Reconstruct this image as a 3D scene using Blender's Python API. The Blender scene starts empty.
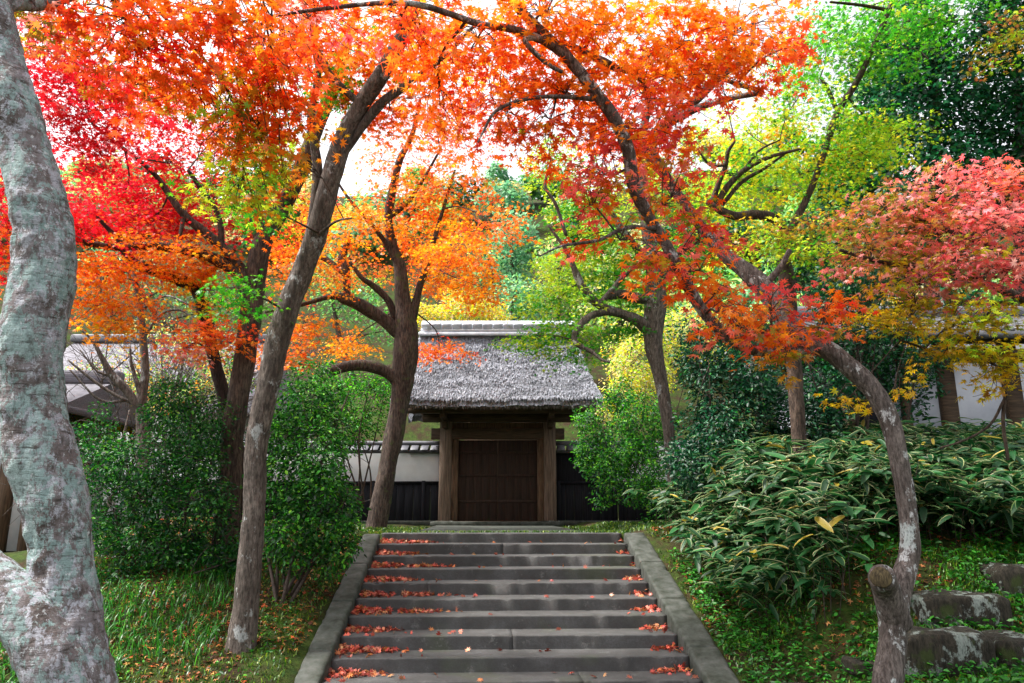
import bpy, math, random
import numpy as np
from math import radians as R

rng = np.random.default_rng(11)
random.seed(11)
scene = bpy.context.scene
col = scene.collection

# ------------------------------------------------------------------ camera, sky, sun, exposure
FPX = 750.0
PITCH = math.atan(171 / 750)
CAMZ = 0.325
cam = bpy.data.cameras.new("camera")
cam.sensor_width = 36
cam.lens = FPX / 1024 * 36
cam.clip_end = 2000
camo = bpy.data.objects.new("camera", cam)
col.objects.link(camo)
camo.location = (0, 0, CAMZ)
camo.rotation_euler = (R(90) + PITCH, 0, 0)
scene.camera = camo

SUN_EL, SUN_AZ = 59, -94          # azimuth measured from +Y towards +X
world = bpy.data.worlds.new("World")
scene.world = world
world.use_nodes = True
nt = world.node_tree
bg = nt.nodes["Background"]
sky = nt.nodes.new("ShaderNodeTexSky")
sky.sky_type = 'NISHITA'
sky.sun_disc = False
sky.sun_elevation = R(SUN_EL)
sky.sun_rotation = R(SUN_AZ)
sky.dust_density = 4.0
sky.air_density = 1.0
hs = nt.nodes.new("ShaderNodeHueSaturation")
hs.inputs['Saturation'].default_value = 0.18
nt.links.new(sky.outputs[0], hs.inputs['Color'])
nt.links.new(hs.outputs[0], bg.inputs[0])
bg.inputs[1].default_value = 0.15
sun = bpy.data.lights.new("sun", 'SUN')
sun.energy = 2.6
sun.angle = R(6)
sun.color = (1.0, 0.95, 0.87)
suno = bpy.data.objects.new("sun", sun)
col.objects.link(suno)
suno.rotation_euler = (R(90 - SUN_EL), 0, R(180 - SUN_AZ))
scene.view_settings.view_transform = 'Standard'
scene.view_settings.look = 'None'
scene.view_settings.gamma = 1
scene.view_settings.exposure = 1.7
scene.cycles.use_denoising = True
scene.cycles.max_bounces = 10
scene.cycles.diffuse_bounces = 7
scene.cycles.glossy_bounces = 2
scene.cycles.transmission_bounces = 8
scene.cycles.sample_clamp_indirect = 6

CP, SP = math.cos(PITCH), math.sin(PITCH)

def P(px, py, D):
    u = (341.5 - py) / FPX
    x = (px - 512) / FPX
    k = D / (CP - SP * u)
    return np.array([x * k, D, CAMZ + (SP + CP * u) * k])

def SC(px, py, D):                    # metres per pixel there
    u = (341.5 - py) / FPX
    return D / (CP - SP * u) / FPX

# ------------------------------------------------------------------ noise
def _h(ix, iy, iz, s):
    n = (ix * 374761393 + iy * 668265263 + iz * 2147483647 % 1013904223 + iz * 1274126177 + s * 974711) & 0xffffffff
    n = ((n ^ (n >> 13)) * 1274126177) & 0xffffffff
    return ((n ^ (n >> 16)) & 0xffff) / 65535.0

def noise(p, scale=1.0, seed=0, octaves=3):
    p = np.asarray(p, float) * scale + 1000.0
    out = np.zeros(len(p)); amp = 1.0; tot = 0
    for o in range(octaves):
        i = np.floor(p).astype(np.int64); f = p - i; f = f * f * (3 - 2 * f)
        v = 0
        for dx in (0, 1):
            for dy in (0, 1):
                for dz in (0, 1):
                    w = (f[:, 0] if dx else 1 - f[:, 0]) * (f[:, 1] if dy else 1 - f[:, 1]) * (f[:, 2] if dz else 1 - f[:, 2])
                    v = v + w * _h(i[:, 0] + dx, i[:, 1] + dy, i[:, 2] + dz, seed + o)
        out += amp * (v * 2 - 1); tot += amp; amp *= 0.5; p = p * 2.03
    return out / tot

def sstep(a, b, x):
    t = np.clip((np.asarray(x, float) - a) / (b - a), 0, 1)
    return t * t * (3 - 2 * t)

# ------------------------------------------------------------------ mesh helpers
def np_mesh(name, V, faces, mat, parent=None, colors=None, smooth=False, loc=(0, 0, 0)):
    """faces: int array (n,k), or a list of such arrays with different k"""
    if not isinstance(faces, list): faces = [faces]
    faces = [np.asarray(f, np.int32) for f in faces if len(f)]
    V = np.asarray(V, np.float32) - np.asarray(loc, np.float32)
    me = bpy.data.meshes.new(name)
    me.vertices.add(len(V)); me.vertices.foreach_set("co", V.ravel())
    li = np.concatenate([f.ravel() for f in faces])
    tot = np.concatenate([np.full(len(f), f.shape[1], np.int32) for f in faces])
    st = np.concatenate([[0], np.cumsum(tot)[:-1]]).astype(np.int32)
    me.loops.add(len(li)); me.loops.foreach_set("vertex_index", li)
    me.polygons.add(len(tot)); me.polygons.foreach_set("loop_start", st); me.polygons.foreach_set("loop_total", tot)
    me.update(calc_edges=True)
    if smooth: me.polygons.foreach_set("use_smooth", np.ones(len(tot), bool))
    if colors is not None:
        a = me.attributes.new("tint", 'FLOAT_COLOR', 'FACE')
        c = np.ones((len(tot), 4), np.float32); c[:, :3] = colors
        a.data.foreach_set("color", c.ravel())
    me.materials.append(mat)
    o = bpy.data.objects.new(name, me); col.objects.link(o)
    if parent is not None: o.parent = parent
    else: o.location = loc
    return o

def tag(o, label=None, cat=None, group=None, kind=None):
    if label: o['label'] = label
    if cat: o['category'] = cat
    if group: o['group'] = group
    if kind: o['kind'] = kind
    return o

def empty(name, loc, label, cat, group=None):
    o = bpy.data.objects.new(name, None); col.objects.link(o)
    o.location = loc; o.empty_display_size = 0.2
    return tag(o, label, cat, group)

class MB:
    def __init__(s): s.V = []; s.F = []; s.n = 0
    def add(s, V, F):
        V = np.asarray(V, float); F = np.asarray(F, int)
        s.V.append(V); s.F.append(F + s.n); s.n += len(V); return s
    def box(s, c, d, rz=0.0, rx=0.0, ry=0.0, bev=0.0, jit=0.0):
        """box centred at c with full sizes d; chamfered when bev"""
        hx, hy, hz = d[0] / 2, d[1] / 2, d[2] / 2
        b = min(bev, hx * .9, hy * .9, hz * .9)
        if b <= 0:
            v = np.array([[x, y, z] for x in (-hx, hx) for y in (-hy, hy) for z in (-hz, hz)])
            fs = [[0, 1, 3, 2], [4, 6, 7, 5], [0, 4, 5, 1], [2, 3, 7, 6], [0, 2, 6, 4], [1, 5, 7, 3]]
            F = [np.array(fs)]
        else:
            v = []; idx = {}
            for sx in (-1, 1):
                for sy in (-1, 1):
                    for sz in (-1, 1):
                        idx[(sx, sy, sz, 0)] = len(v); v.append([sx * hx, sy * (hy - b), sz * (hz - b)])
                        idx[(sx, sy, sz, 1)] = len(v); v.append([sx * (hx - b), sy * hy, sz * (hz - b)])
                        idx[(sx, sy, sz, 2)] = len(v); v.append([sx * (hx - b), sy * (hy - b), sz * hz])
            v = np.array(v, float); Q = []; T = []
            cyc = [(-1, -1), (1, -1), (1, 1), (-1, 1)]
            def key(a, sgn, p, q):
                k = [0, 0, 0]; k[a] = sgn; k[(a + 1) % 3] = p; k[(a + 2) % 3] = q; return tuple(k)
            for a in range(3):
                for sgn in (-1, 1):
                    f = [idx[key(a, sgn, p, q) + (a,)] for p, q in cyc]
                    Q.append(f if sgn > 0 else f[::-1])
            for a in range(3):          # edges parallel to axis a
                b1, b2 = (a + 1) % 3, (a + 2) % 3
                for s1 in (-1, 1):
                    for s2 in (-1, 1):
                        k0 = [0] * 3; k0[a] = -1; k0[b1] = s1; k0[b2] = s2; k0 = tuple(k0)
                        k1 = [0] * 3; k1[a] = 1; k1[b1] = s1; k1[b2] = s2; k1 = tuple(k1)
                        f = [idx[k0 + (b1,)], idx[k1 + (b1,)], idx[k1 + (b2,)], idx[k0 + (b2,)]]
                        Q.append(f if s1 * s2 < 0 else f[::-1])
            for sx in (-1, 1):
                for sy in (-1, 1):
                    for sz in (-1, 1):
                        f = [idx[(sx, sy, sz, i)] for i in range(3)]
                        T.append(f if sx * sy * sz > 0 else f[::-1])
            F = [np.array(Q), np.array(T)]
        if jit: v = v + rng.normal(0, jit, v.shape)
        if ry:
            c_, s_ = math.cos(ry), math.sin(ry); v = v @ np.array([[c_, 0, -s_], [0, 1, 0], [s_, 0, c_]])
        if rx:
            c_, s_ = math.cos(rx), math.sin(rx); v = v @ np.array([[1, 0, 0], [0, c_, s_], [0, -s_, c_]])
        if rz:
            c_, s_ = math.cos(rz), math.sin(rz); v = v @ np.array([[c_, s_, 0], [-s_, c_, 0], [0, 0, 1]])
        v = v + np.array(c, float)
        for f in F:
            s.F.append(f + s.n)
        s.V.append(v); s.n += len(v); return s
    def build(s, name, mat, parent=None, loc=(0, 0, 0), smooth=False):
        by = {}
        for f in s.F: by.setdefault(f.shape[1], []).append(f)
        return np_mesh(name, np.concatenate(s.V), [np.concatenate(b) for b in by.values()], mat, parent, None, smooth, loc)

def catmull(pts, step):
    pts = np.asarray(pts, float)
    if len(pts) == 2: pts = np.array([pts[0], pts.mean(0), pts[1]])
    p = np.vstack([2 * pts[0] - pts[1], pts, 2 * pts[-1] - pts[-2]])
    out = []
    for i in range(1, len(p) - 2):
        L = np.linalg.norm(p[i + 1, :3] - p[i, :3]); n = max(2, int(L / step))
        t = np.linspace(0, 1, n, endpoint=False)[:, None]
        out.append(.5 * ((2 * p[i]) + (-p[i - 1] + p[i + 1]) * t + (2 * p[i - 1] - 5 * p[i] + 4 * p[i + 1] - p[i + 2]) * t ** 2
                         + (-p[i - 1] + 3 * p[i] - 3 * p[i + 1] + p[i + 2]) * t ** 3))
    out.append(p[-2][None])
    return np.vstack(out)

def tube(mb, C, r, n=10, lump=0.0, seed=0, fine=0.0):
    """C (m,3) centres, r (m) radii"""
    m = len(C); T = np.gradient(C, axis=0); T /= np.linalg.norm(T, axis=1)[:, None] + 1e-9
    N = np.zeros((m, 3)); a = np.array([1., 0, 0]) if abs(T[0, 0]) < .8 else np.array([0, 1., 0])
    v = a - T[0] * a.dot(T[0]); N[0] = v / np.linalg.norm(v)
    for i in range(1, m):
        v = N[i - 1] - T[i] * N[i - 1].dot(T[i]); N[i] = v / (np.linalg.norm(v) + 1e-9)
    B = np.cross(T, N)
    th = np.linspace(0, 2 * np.pi, n, endpoint=False)
    dirs = N[:, None] * np.cos(th)[None, :, None] + B[:, None] * np.sin(th)[None, :, None]
    rr = np.repeat(np.asarray(r)[:, None], n, 1)
    if lump:
        rm = float(np.mean(r))
        q = (C[:, None] * .55 + dirs * rm * 1.3).reshape(-1, 3)
        k = noise(q, 1.0 / (rm * 1.6), seed, 2).reshape(m, n)
        rr = rr * (1 + lump * k)
        if fine:
            q2 = (C[:, None] * .8 + dirs * rm).reshape(-1, 3)
            rr = rr * (1 + fine * noise(q2, 1.0 / (rm * .35), seed + 5, 3).reshape(m, n))
    V = (C[:, None] + dirs * rr[..., None]).reshape(-1, 3)
    i = np.arange(m - 1)[:, None] * n; j = np.arange(n)[None]; j2 = (j + 1) % n
    F = np.stack([i + j, i + j2, i + n + j2, i + n + j], -1).reshape(-1, 4)
    V = np.vstack([V, C[-1] + T[-1] * r[-1] * .5, C[0] - T[0] * r[0] * .3])
    e = m * n; j = np.arange(n); j2 = (j + 1) % n
    cap = np.stack([(m - 1) * n + j, (m - 1) * n + j2, np.full(n, e), np.full(n, e)], -1)[:, :3]
    cap2 = np.stack([j2, j, np.full(n, e + 1)], -1)
    mb.V.append(V); mb.F += [F + mb.n, cap + mb.n, cap2 + mb.n]; mb.n += len(V)

# ------------------------------------------------------------------ materials
def nodes(name):
    m = bpy.data.materials.new(name); m.use_nodes = True
    t = m.node_tree; b = t.nodes["Principled BSDF"]
    return m, t, b

def N(t, kind, **kw):
    n = t.nodes.new(kind)
    for k, v in kw.items():
        if k in n.inputs: n.inputs[k].default_value = v
        else: setattr(n, k, v)
    return n

def ramp(t, src, stops):
    r = t.nodes.new("ShaderNodeValToRGB"); e = r.color_ramp.elements
    e[0].position, e[0].color = stops[0][0], tuple(stops[0][1]) + (1,)
    e[1].position, e[1].color = stops[-1][0], tuple(stops[-1][1]) + (1,)
    for p, c in stops[1:-1]:
        x = e.new(p); x.color = tuple(c) + (1,)
    t.links.new(src, r.inputs[0]); return r

def mixc(t, fac, a, b):
    m = t.nodes.new("ShaderNodeMix"); m.data_type = 'RGBA'
    for sock, v in ((m.inputs[0], fac), (m.inputs[6], a), (m.inputs[7], b)):
        if hasattr(v, 'is_linked') or hasattr(v, 'node'): t.links.new(v, sock)
        else: sock.default_value = v if not isinstance(v, tuple) else v + (1,) * (4 - len(v))
    return m.outputs[2]

def texn(t, scale, detail=4, rough=.6, stretch=(1, 1, 1), obj=True, w=0.0):
    tc = N(t, "ShaderNodeTexCoord"); mp = N(t, "ShaderNodeMapping")
    mp.inputs['Scale'].default_value = stretch
    mp.inputs['Location'].default_value = (w, w * 1.7, w * .6)
    t.links.new(tc.outputs['Object'], mp.inputs[0])
    n = N(t, "ShaderNodeTexNoise", Scale=scale, Detail=detail, Roughness=rough)
    t.links.new(mp.outputs[0], n.inputs['Vector']); return n

def bump(t, b, h, strength=.5, dist=.02):
    bp = N(t, "ShaderNodeBump", Strength=strength, Distance=dist)
    t.links.new(h, bp.inputs['Height']); t.links.new(bp.outputs[0], b.inputs['Normal']); return bp

def leaf_mat(name, transl=.5, gloss=.05, rough=.4):
    m = bpy.data.materials.new(name); m.use_nodes = True; t = m.node_tree
    t.nodes.remove(t.nodes["Principled BSDF"]); out = t.nodes["Material Output"]
    a = N(t, "ShaderNodeAttribute", attribute_name="tint")
    d = N(t, "ShaderNodeBsdfDiffuse"); tr = N(t, "ShaderNodeBsdfTranslucent"); g = N(t, "ShaderNodeBsdfGlossy", Roughness=rough)
    t.links.new(a.outputs['Color'], d.inputs[0]); t.links.new(a.outputs['Color'], tr.inputs[0])
    m1 = N(t, "ShaderNodeMixShader"); m1.inputs[0].default_value = transl
    t.links.new(d.outputs[0], m1.inputs[1]); t.links.new(tr.outputs[0], m1.inputs[2])
    m2 = N(t, "ShaderNodeMixShader"); m2.inputs[0].default_value = gloss
    t.links.new(m1.outputs[0], m2.inputs[1]); t.links.new(g.outputs[0], m2.inputs[2])
    t.links.new(m2.outputs[0], out.inputs[0]); return m

def bark_mat(name, base, dark, lichen=None, amount=.5, ring=0.0, sc=1.0, moss=None):
    m, t, b = nodes(name)
    n1 = texn(t, 5 * sc, 8, .65, (1, 1, .35)); n2 = texn(t, 26 * sc, 6, .7, (1, 1, .22))
    c = ramp(t, n1.outputs[0], [(.32, dark), (.62, base)]).outputs[0]
    c = mixc(t, ramp(t, n2.outputs[0], [(.38, (0, 0, 0)), (.62, (1, 1, 1))]).outputs[0], tuple(x * .55 for x in dark), c)
    if lichen:
        for k, lc in enumerate(lichen):
            nl = texn(t, (3.2 + 2.1 * k) * sc, 9, .72, (1, 1, .7), w=3.7 * (k + 1))
            f = ramp(t, nl.outputs[0], [(.60 - amount * .2, (0, 0, 0)), (.64 - amount * .2, (1, 1, 1))]).outputs[0]
            c = mixc(t, f, c, tuple(lc))
        n3 = texn(t, 60 * sc, 4, .7, (1, 1, .3), w=9)
        c = mixc(t, ramp(t, n3.outputs[0], [(.32, (.85, .85, .85)), (.5, (0, 0, 0))]).outputs[0], c, tuple(x * .5 for x in dark))
    if moss:
        nm = texn(t, 4 * sc, 5, .6, w=21)
        c = mixc(t, ramp(t, nm.outputs[0], [(.58, (0, 0, 0)), (.66, (1, 1, 1))]).outputs[0], c, tuple(moss))
    t.links.new(c, b.inputs['Base Color']); b.inputs['Roughness'].default_value = .85
    b.inputs['Specular IOR Level'].default_value = .25
    ad = N(t, "ShaderNodeMath", operation='ADD'); t.links.new(n1.outputs[0], ad.inputs[0]); t.links.new(n2.outputs[0], ad.inputs[1])
    h = ad.outputs[0]
    if ring:
        wv = N(t, "ShaderNodeTexWave", Scale=ring, Distortion=5.0, Detail=3.0); wv.bands_direction = 'Z'
        tc = N(t, "ShaderNodeTexCoord"); t.links.new(tc.outputs['Object'], wv.inputs[0])
        ml = N(t, "ShaderNodeMath", operation='MULTIPLY_ADD'); ml.inputs[1].default_value = .35
        t.links.new(wv.outputs['Fac'], ml.inputs[0]); t.links.new(h, ml.inputs[2]); h = ml.outputs[0]
    bump(t, b, h, 1.0, .035)
    return m

def plain(name, a, bcol, sc=6, rough=.8, bs=.4, bd=.01, stretch=(1, 1, 1), spec=.3, lo=.35, hi=.65):
    m, t, b = nodes(name)
    n = texn(t, sc, 7, .65, stretch)
    t.links.new(ramp(t, n.outputs[0], [(lo, a), (hi, bcol)]).outputs[0], b.inputs['Base Color'])
    b.inputs['Roughness'].default_value = rough; b.inputs['Specular IOR Level'].default_value = spec
    if bs: bump(t, b, n.outputs[0], bs, bd)
    return m

M = {}
M['leaf'] = leaf_mat('maple_leaf', .60, .03)
M['leafg'] = leaf_mat('evergreen_leaf', .38, .035, .5)
M['grass'] = leaf_mat('grass_blade', .4, .04)
M['litter'] = leaf_mat('dry_leaf', .1, .03)
def front_bark():
    m, t, b = nodes('bark_lichen')
    n1 = texn(t, 7, 8, .72, (1, 1, .5)); n2 = texn(t, 42, 6, .75, (1, 1, .35)); n5 = texn(t, 20, 6, .7, (.45, .45, 2.2), w=13)
    c = ramp(t, n1.outputs[0], [(.30, (.055, .04, .034)), (.46, (.17, .14, .135)), (.66, (.33, .30, .32))]).outputs[0]
    for sc_, w_, lo, cc in ((9, 3.7, .50, (.30, .42, .41)), (15, 8.1, .53, (.50, .50, .56)), (5, 15.2, .54, (.36, .47, .46)), (28, 22, .58, (.68, .70, .72))):
        nl = texn(t, sc_, 10, .78, (1, 1, .7), w=w_)
        c = mixc(t, ramp(t, nl.outputs[0], [(lo, (0, 0, 0)), (lo + .03, (.9, .9, .9))]).outputs[0], c, cc)
    c = mixc(t, ramp(t, n2.outputs[0], [(.34, (.7, .7, .7)), (.48, (0, 0, 0))]).outputs[0], c, (.07, .052, .045))
    c = mixc(t, ramp(t, n5.outputs[0], [(.34, (.85, .85, .85)), (.44, (0, 0, 0))]).outputs[0], c, (.045, .035, .028))
    t.links.new(c, b.inputs['Base Color']); b.inputs['Roughness'].default_value = .9; b.inputs['Specular IOR Level'].default_value = .2
    ad = N(t, "ShaderNodeMath", operation='ADD'); t.links.new(n1.outputs[0], ad.inputs[0]); t.links.new(n2.outputs[0], ad.inputs[1])
    a2 = N(t, "ShaderNodeMath", operation='ADD'); t.links.new(ad.outputs[0], a2.inputs[0]); t.links.new(n5.outputs[0], a2.inputs[1])
    bump(t, b, a2.outputs[0], 1.0, .03); return m
M['bark_front'] = front_bark()
M['bark_grey'] = bark_mat('bark_grey', (.23, .19, .165), (.075, .058, .048), [(.36, .37, .37)], .1, 0, 1.3)
M['bark_brown'] = bark_mat('bark_brown', (.13, .09, .068), (.04, .026, .02), None, .3, 0, 1.3)
M['bark_dark'] = bark_mat('bark_dark', (.065, .04, .032), (.02, .012, .011), None, .3, 0, 1.3)
M['bark_curve'] = bark_mat('bark_curve', (.26, .215, .195), (.085, .066, .058), [(.42, .46, .45), (.5, .5, .5)], .12, 0, 1.5)
M['bark_mossy'] = bark_mat('bark_mossy', (.14, .105, .085), (.042, .03, .025), None, .3, 0, 1.3, moss=(.07, .085, .03))
M['twig'] = plain('twig_bark', (.03, .02, .016), (.075, .055, .045), 30, .9, 0)
M['cutwood'] = plain('cut_wood', (.02, .014, .008), (.10, .075, .035), 30, .9, .8, .01, (3, 3, .4))

def stone_mat():
    m, t, b = nodes('step_stone')
    n1 = texn(t, 2.2, 8, .7); n2 = texn(t, 45, 5, .75); n3 = texn(t, .9, 4, .6, w=5)
    c = ramp(t, n1.outputs[0], [(.3, (.020, .020, .021)), (.5, (.043, .043, .044)), (.72, (.082, .084, .088))]).outputs[0]
    c = mixc(t, ramp(t, n2.outputs[0], [(.35, (.55, .55, .55)), (.6, (0, 0, 0))]).outputs[0], c, (.028, .025, .02))
    c = mixc(t, ramp(t, n3.outputs[0], [(.56, (0, 0, 0)), (.7, (.6, .6, .6))]).outputs[0], c, (.035, .045, .018))
    n4 = texn(t, 5, 8, .8, w=17); c = mixc(t, ramp(t, n4.outputs[0], [(.58, (0, 0, 0)), (.66, (.7, .7, .7))]).outputs[0], c, (.12, .12, .115))
    t.links.new(c, b.inputs['Base Color']); b.inputs['Roughness'].default_value = .8
    bump(t, b, n2.outputs[0], .5, .008); return m
M['stone'] = stone_mat()
M['curb'] = plain('kerb_stone', (.016, .021, .013), (.066, .071, .064), 6, .8, .6, .01)
M['rock'] = bark_mat('mossy_rock', (.06, .05, .035), (.018, .015, .01), [(.20, .23, .21)], .35, 0, 1.2, moss=(.03, .042, .01))
M['soil'] = None
def ground_mat():
    m, t, b = nodes('ground_soil')
    n1 = texn(t, 1.3, 8, .7); n2 = texn(t, 22, 6, .75); n3 = texn(t, 6, 5, .7, w=4)
    c = ramp(t, n2.outputs[0], [(.3, (.012, .008, .005)), (.55, (.035, .022, .012)), (.75, (.08, .045, .022))]).outputs[0]
    g = ramp(t, n3.outputs[0], [(.3, (.012, .025, .005)), (.7, (.045, .07, .012))]).outputs[0]
    c = mixc(t, ramp(t, n1.outputs[0], [(.42, (0, 0, 0)), (.56, (1, 1, 1))]).outputs[0], c, g)
    t.links.new(c, b.inputs['Base Color']); b.inputs['Roughness'].default_value = .95
    b.inputs['Specular IOR Level'].default_value = .1
    bump(t, b, n2.outputs[0], .9, .03); return m
M['soil'] = ground_mat()
M['wood'] = plain('old_timber', (.045, .026, .016), (.14, .085, .05), 5, .8, .5, .01, (6, 6, .5))
M['woodh'] = plain('old_beam', (.028, .017, .011), (.085, .052, .03), 5, .8, .5, .01, (.5, 6, 6))
M['post'] = plain('weathered_post', (.07, .048, .035), (.20, .145, .11), 5, .85, .5, .012, (7, 7, .4))
M['door'] = plain('door_board', (.013, .007, .005), (.036, .018, .011), 5, .8, .4, .01, (8, 8, .4))
M['black'] = plain('black_board', (.006, .006, .009), (.016, .016, .02), 5, .8, .3, .01, (8, 8, .4), .1)
M['plaster'] = plain('white_plaster', (.58, .60, .64), (.74, .75, .78), 1.2, .85, .1, .004)
M['plaster2'] = plain('grey_plaster', (.22, .235, .28), (.32, .335, .38), 1.0, .85, .1, .004)
M['tile'] = plain('roof_tile', (.07, .07, .082), (.13, .13, .15), 4, .5, .3, .01)
M['ridge'] = plain('ridge_tile', (.40, .42, .47), (.66, .68, .73), 5, .5, .3, .01)
M['tiledark'] = plain('tile_dark', (.035, .035, .04), (.09, .09, .10), 6, .5, .2, .01)
M['shingle'] = plain('shingle_roof', (.10, .095, .11), (.24, .23, .265), 7, .8, 1.0, .06, (.4, 6, 6))
def thatch_mat():
    m, t, b = nodes('thatch')
    n1 = texn(t, 1.6, 8, .75, (.7, 1, 2.6)); n2 = texn(t, 30, 5, .7, (1, .5, .5)); n3 = texn(t, 3.5, 4, .7, (.35, 1, 4), w=3)
    c = ramp(t, n2.outputs[0], [(.3, (.09, .095, .11)), (.5, (.18, .19, .22)), (.72, (.30, .31, .355))]).outputs[0]
    c = mixc(t, ramp(t, n3.outputs[0], [(.36, (.75, .75, .75)), (.5, (0, 0, 0))]).outputs[0], c, (.12, .115, .13))
    c = mixc(t, ramp(t, n1.outputs[0], [(.58, (0, 0, 0)), (.68, (.4, .4, .4))]).outputs[0], c, (.14, .15, .09))
    t.links.new(c, b.inputs['Base Color']); b.inputs['Roughness'].default_value = .95
    b.inputs['Specular IOR Level'].default_value = .1
    bump(t, b, n2.outputs[0], 1.0, .04); return m
M['thatch'] = thatch_mat()
M['straw'] = leaf_mat('straw', .05, .02)
M['thatchcut'] = plain('thatch_edge', (.06, .045, .03), (.15, .11, .075), 40, .95, .8, .02, (1, 1, .3))

def lin(h):
    h = h.lstrip('#'); c = np.array([int(h[i:i + 2], 16) / 255 for i in (0, 2, 4)])
    return np.where(c <= .04045, c / 12.92, ((c + .055) / 1.055) ** 2.4)
def pal(*hs): return np.array([lin(h) for h in hs])
PAL = {
 'orange': pal('#ff6c18', '#ff8c20', '#fa5616', '#ffa428', '#f4621c', '#ff801c', '#f08a24'),
 'orred': pal('#fa4a20', '#ff641c', '#f03c24', '#ff7a20', '#f05434', '#ff9028'),
 'red': pal('#d8122a', '#e81a22', '#b80e20', '#f02c2a', '#dc2040', '#c81420'),
 'pink': pal('#f6707a', '#fc989c', '#f05860', '#fdb8b0', '#f07c68', '#f67c6c', '#e89480'),
 'redpink': pal('#f6544c', '#fa7068', '#fc7434', '#f04a4c', '#fa8a78'),
 'yelor': pal('#ffa012', '#ffb018', '#ff8c10', '#ffc028', '#fa7812'),
 'olive': pal('#a8a01c', '#c4a01c', '#8c9a1c', '#c88a20', '#a87a30', '#7c981c'),
 'rust': pal('#b0603c', '#c07448', '#9a8a34', '#c85c3c', '#a09a30'),
 'yel': pal('#e8c41c', '#f0d020', '#d0b818', '#e0a81c', '#b8b420'),
 'yelgr': pal('#c8dc30', '#a8d430', '#e0dc38', '#8ccc28', '#bcd42c'),
 'green': pal('#3f9c1c', '#2f8a1c', '#5cb020', '#78bc28', '#288020'),
 'deep': pal('#144c18', '#103e14', '#1e6018', '#0c3410', '#246c20'),
 'bush': pal('#1c5414', '#246818', '#143f12', '#327a1c', '#54921f'),
 'camel': pal('#12442c', '#164e30', '#0e3824', '#205c38', '#0c3020'),
 'moss': pal('#44681c', '#2e5618', '#6a801c', '#244814'),
 'grass': pal('#1e5c18', '#2c7420', '#184c16', '#468c26', '#347c22'),
 'grassl': pal('#3c8018', '#5c981c', '#2c6c18', '#7c982c'),
 'litter': pal('#7c4a2c', '#94603c', '#684028', '#a87c48', '#b05430', '#543020'),
 'fallen': pal('#a8443a', '#bc5444', '#8c382c', '#c0705c', '#683024', '#b88058', '#9c5c30'),
 'hazeteal': pal('#70a878', '#5c9868', '#8cb888', '#4c8860'),  # hill greens lightened in the colour itself, standing in for haze
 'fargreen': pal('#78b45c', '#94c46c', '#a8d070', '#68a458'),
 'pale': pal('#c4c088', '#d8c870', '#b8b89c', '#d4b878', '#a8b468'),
 'conifer': pal('#145430', '#104428', '#1c6438', '#0c3420'),
}

# ------------------------------------------------------------------ leaves
def frames(n, nrm, az):
    """orthonormal frames: z=nrm, x = az projected"""
    z = nrm / (np.linalg.norm(nrm, axis=1)[:, None] + 1e-9)
    x = az - z * (az * z).sum(1)[:, None]; x /= np.linalg.norm(x, axis=1)[:, None] + 1e-9
    y = np.cross(z, x); return x, y, z

def leafshape(kind):
    if kind in ('maple', 'maple3'):
        nl = 7 if kind == 'maple' else 5
        if nl == 7:
            ang = np.radians([-128, -82, -40, 0, 40, 82, 128]); ln = [.42, .72, .93, 1.0, .93, .72, .42]
        else:
            ang = np.radians([-110, -55, 0, 55, 110]); ln = [.62, .9, 1.0, .9, .62]
        va = np.concatenate([[ang[0] - .35], (ang[:-1] + ang[1:]) / 2, [ang[-1] + .35]])
        V = [[0, 0, 0]]
        for a in va: V.append([.33 * math.cos(a), .33 * math.sin(a), .03])
        for a, l in zip(ang, ln): V.append([l * math.cos(a), l * math.sin(a), -.16 * l])
        V = np.array(V); V[:, 0] -= .1
        F = np.array([[0, 1 + i, 2 + len(va) - 1 + i, 2 + i] for i in range(nl)])
        return V * .84, F
    if kind == 'oval':
        V = np.array([[0, 0, 0], [.35, .24, .07], [.75, .2, .05], [1, 0, -.08], [.75, -.2, .05], [.35, -.24, .07]])
        return V, np.array([[0, 3, 2, 1], [0, 5, 4, 3]])
    if kind == 'quad':
        V = np.array([[0, 0, 0], [.5, .3, .05], [1, 0, -.05], [.5, -.3, .05]]); return V, np.array([[0, 3, 2, 1]])
    if kind == 'needle':
        V = np.array([[0, 0, 0], [.4, .12, 0], [1, 0, -.15], [.4, -.12, 0]]); return V, np.array([[0, 3, 2, 1]])

def leaf_arrays(C, nrm, az, size, kind, colr):
    S, F = leafshape(kind); n = len(C)
    x, y, z = frames(n, nrm, az)
    curl = rng.uniform(.2, 2.2, n)
    V = (C[:, None] + size[:, None, None] * (S[None, :, 0:1] * x[:, None] + S[None, :, 1:2] * y[:, None]
         + S[None, :, 2:3] * curl[:, None, None] * z[:, None]))
    k = len(S); Fa = (F[None] + (np.arange(n) * k)[:, None, None]).reshape(-1, F.shape[1])
    ca = np.repeat(colr, len(F), 0)
    return V.reshape(-1, 3), Fa, ca

class Leaves:
    def __init__(s): s.V = []; s.F = []; s.C = []; s.n = 0
    def add(s, V, F, C):
        s.V.append(V.astype(np.float32)); s.F.append((F + s.n).astype(np.int32)); s.C.append(C.astype(np.float32)); s.n += len(V)
    def build(s, name, mat, parent=None, loc=(0, 0, 0)):
        return np_mesh(name, np.concatenate(s.V), np.concatenate(s.F), mat, parent, np.concatenate(s.C), False, loc)

def unit(n, flat=1.0):
    v = rng.normal(size=(n, 3)); v[:, 2] *= flat
    return v / (np.linalg.norm(v, axis=1)[:, None] + 1e-9)

def shade(c, j=.16):
    """natural leaf to leaf hue and value differences"""
    k = np.exp(rng.normal(0, j, len(c)))[:, None]
    return np.clip(c * k * np.exp(rng.normal(0, .06, c.shape)), 0, .95)

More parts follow.
